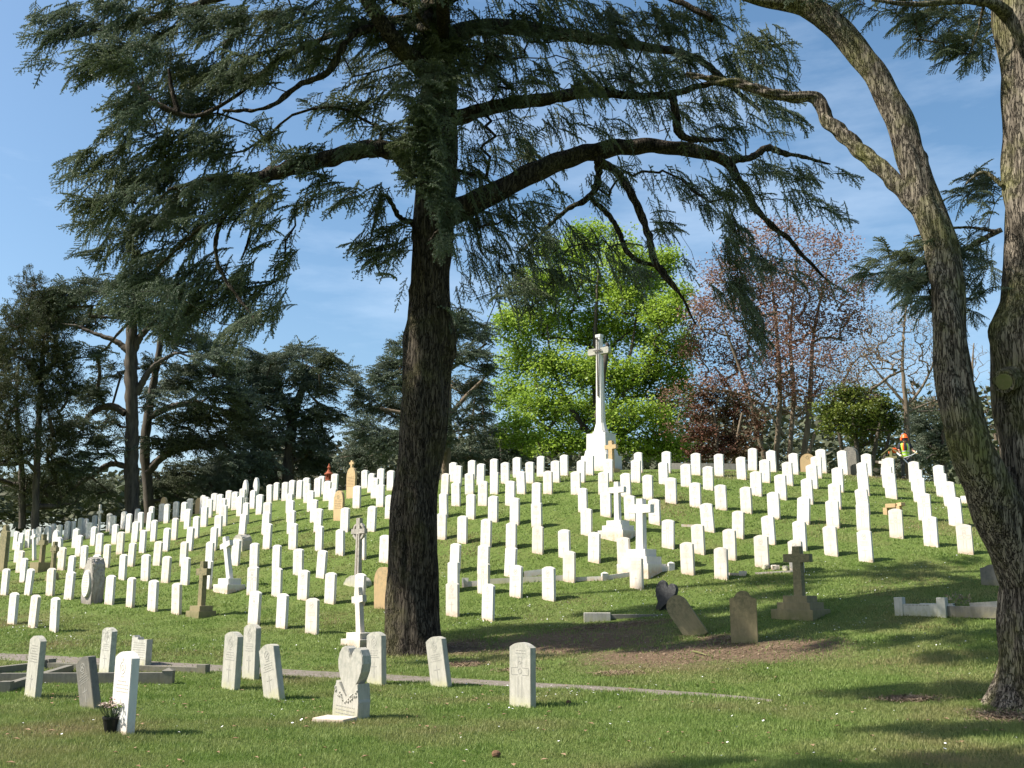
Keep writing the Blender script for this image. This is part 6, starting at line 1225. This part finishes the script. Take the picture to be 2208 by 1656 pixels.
for nm, an, toe in (('boot', (-.13, .02, .10), (-.16, -.17, .05)), ('boot', (.20, -.02, .10), (.25, -.21, .05))):
    skin(nm, {'a': (an[0], an[1], .17, .062), 'h': (an[0], an[1]+.03, .055, .055), 'm': ((an[0]+toe[0])/2, (an[1]+toe[1])/2, .06, .052), 't': (*toe, .045)}, [('a', 'h'), ('h', 'm'), ('m', 't')], dark, body)
b = MB(); prof = [(.150, 1.62), (.135, 1.63), (.130, 1.68), (.115, 1.73), (.08, 1.775), (.03, 1.795)]; b.lathe(prof, (0, -.14), 24, 1, 1.15); b.box((0, -.30, 1.615), (.16, .08, .016), bev=.005)
for sx in (-1, 1): b.lathe([(.02, 1.52), (.045, 1.54), (.045, 1.61), (.02, 1.63)], (sx*.115, -.12), 12)
hel = b.build('helmet', orange, body, True)
b = MB(); b.prism([(-.09, 1.50), (.09, 1.50), (.095, 1.60), (-.095, 1.60)], -.262, -.256); b.build('visor', mat('dark_mesh_visor', (.06, .05, .07), rough=.5), hel)
b = MB()
for s_, y_ in ((-1, -.235), (1, -.235)): b.lathe([(.004, 1.552), (.011, 1.558), (.011, 1.566), (.004, 1.572)], (s_*.034, y_), 8)
b.build('eyes', mat('eye', (.05, .03, .02), rough=.2), body); b = MB(); b.box((0, -.244, 1.532), (.026, .03, .05), taper=.5, bev=.005); b.box((0, -.232, 1.49), (.055, .012, .012), bev=.003); b.build('nose_and_mouth', skin_m, body)
for wr, el in (((-.20, -.30, .90), (-.25, -.12, 1.09)), ((.33, -.32, 1.03), (.30, -.10, 1.12))):
    a_ = Vector(wr); d = (a_-Vector(el)).normalized(); skin('glove', {'a': (*(a_-d*.04), .040), 'b': (*(a_+d*.05), .046, .034), 'c': (*(a_+d*.11), .040, .03), 'd': (*(a_+d*.12+Vector((0, .0, -.04))), .03)}, [('a', 'b'), ('b', 'c'), ('c', 'd')], mat('work_glove', (.30, .33, .06), (.1, .1, .05), 20), body)
# the strimmer: engine behind his right arm, shaft down across to his left foot
e = empty('strimmer', P, 'orange petrol strimmer held by the worker in the helmet', 'strimmer', rz=R(-8))
A_ = Vector((-.42, -.12, 1.12)); B_ = Vector((-.16, -.36, .80)); C_ = Vector((.30, -.80, .06))
b = MB(); b.box((A_.x-.04, A_.y, A_.z+.02), (.26, .2, .2), bev=.04, rz=.2); b.lathe([(.03, A_.z-.12), (.075, A_.z-.10), (.075, A_.z-.02), (.05, A_.z)], (A_.x-.14, A_.y), 12); b.build('engine', orange, e, True)
met = mat('bare_metal', (.55, .56, .58), rough=.35); b = MB(); b.tube([A_+Vector((.08, -.04, -.05)), B_, B_.lerp(C_, .5), C_], [.035, .028, .016, .014], 10); shf = b.build('shaft', met, e, True)
b = MB(); b.tube([B_+Vector((.02, 0, .03)), Vector((.0, -.40, .86)), Vector((.2, -.40, .93)), Vector((.34, -.42, 1.02)), Vector((.35, -.40, 1.08))], .014, 8); b.build('handlebar', met, shf, True)
b = MB(); b.lathe([(.02, .10), (.06, .09), (.065, .05), (.03, .035)], (C_.x, C_.y), 14); b.prism([(C_.x-.14, .10), (C_.x+.14, .10), (C_.x+.12, .16), (C_.x-.12, .16)], C_.y+.02, C_.y+.10); b.build('cutting_head', dark, shf)

# weathered wooden post with a sloping roof board behind him
e, s_ = mon('wooden_grave_marker', 1923, 1000, 'mossy roofed wooden cross standing behind the worker', 'grave marker', yaw=-38)
b = MB(); b.box((0, 0, .55), (.11, .10, 1.35)); b.box((0, 0, .82), (.44, .09, .10)); b.build('post', M['cutwood'], e)
for sx in (-1, 1):
    b = MB(); b.prism([(0, 1.22), (sx*.36, .96), (sx*.36, .92), (0, 1.18)][::sx], -.1, .1); b.build('roof_board', M['cutwood'], e)
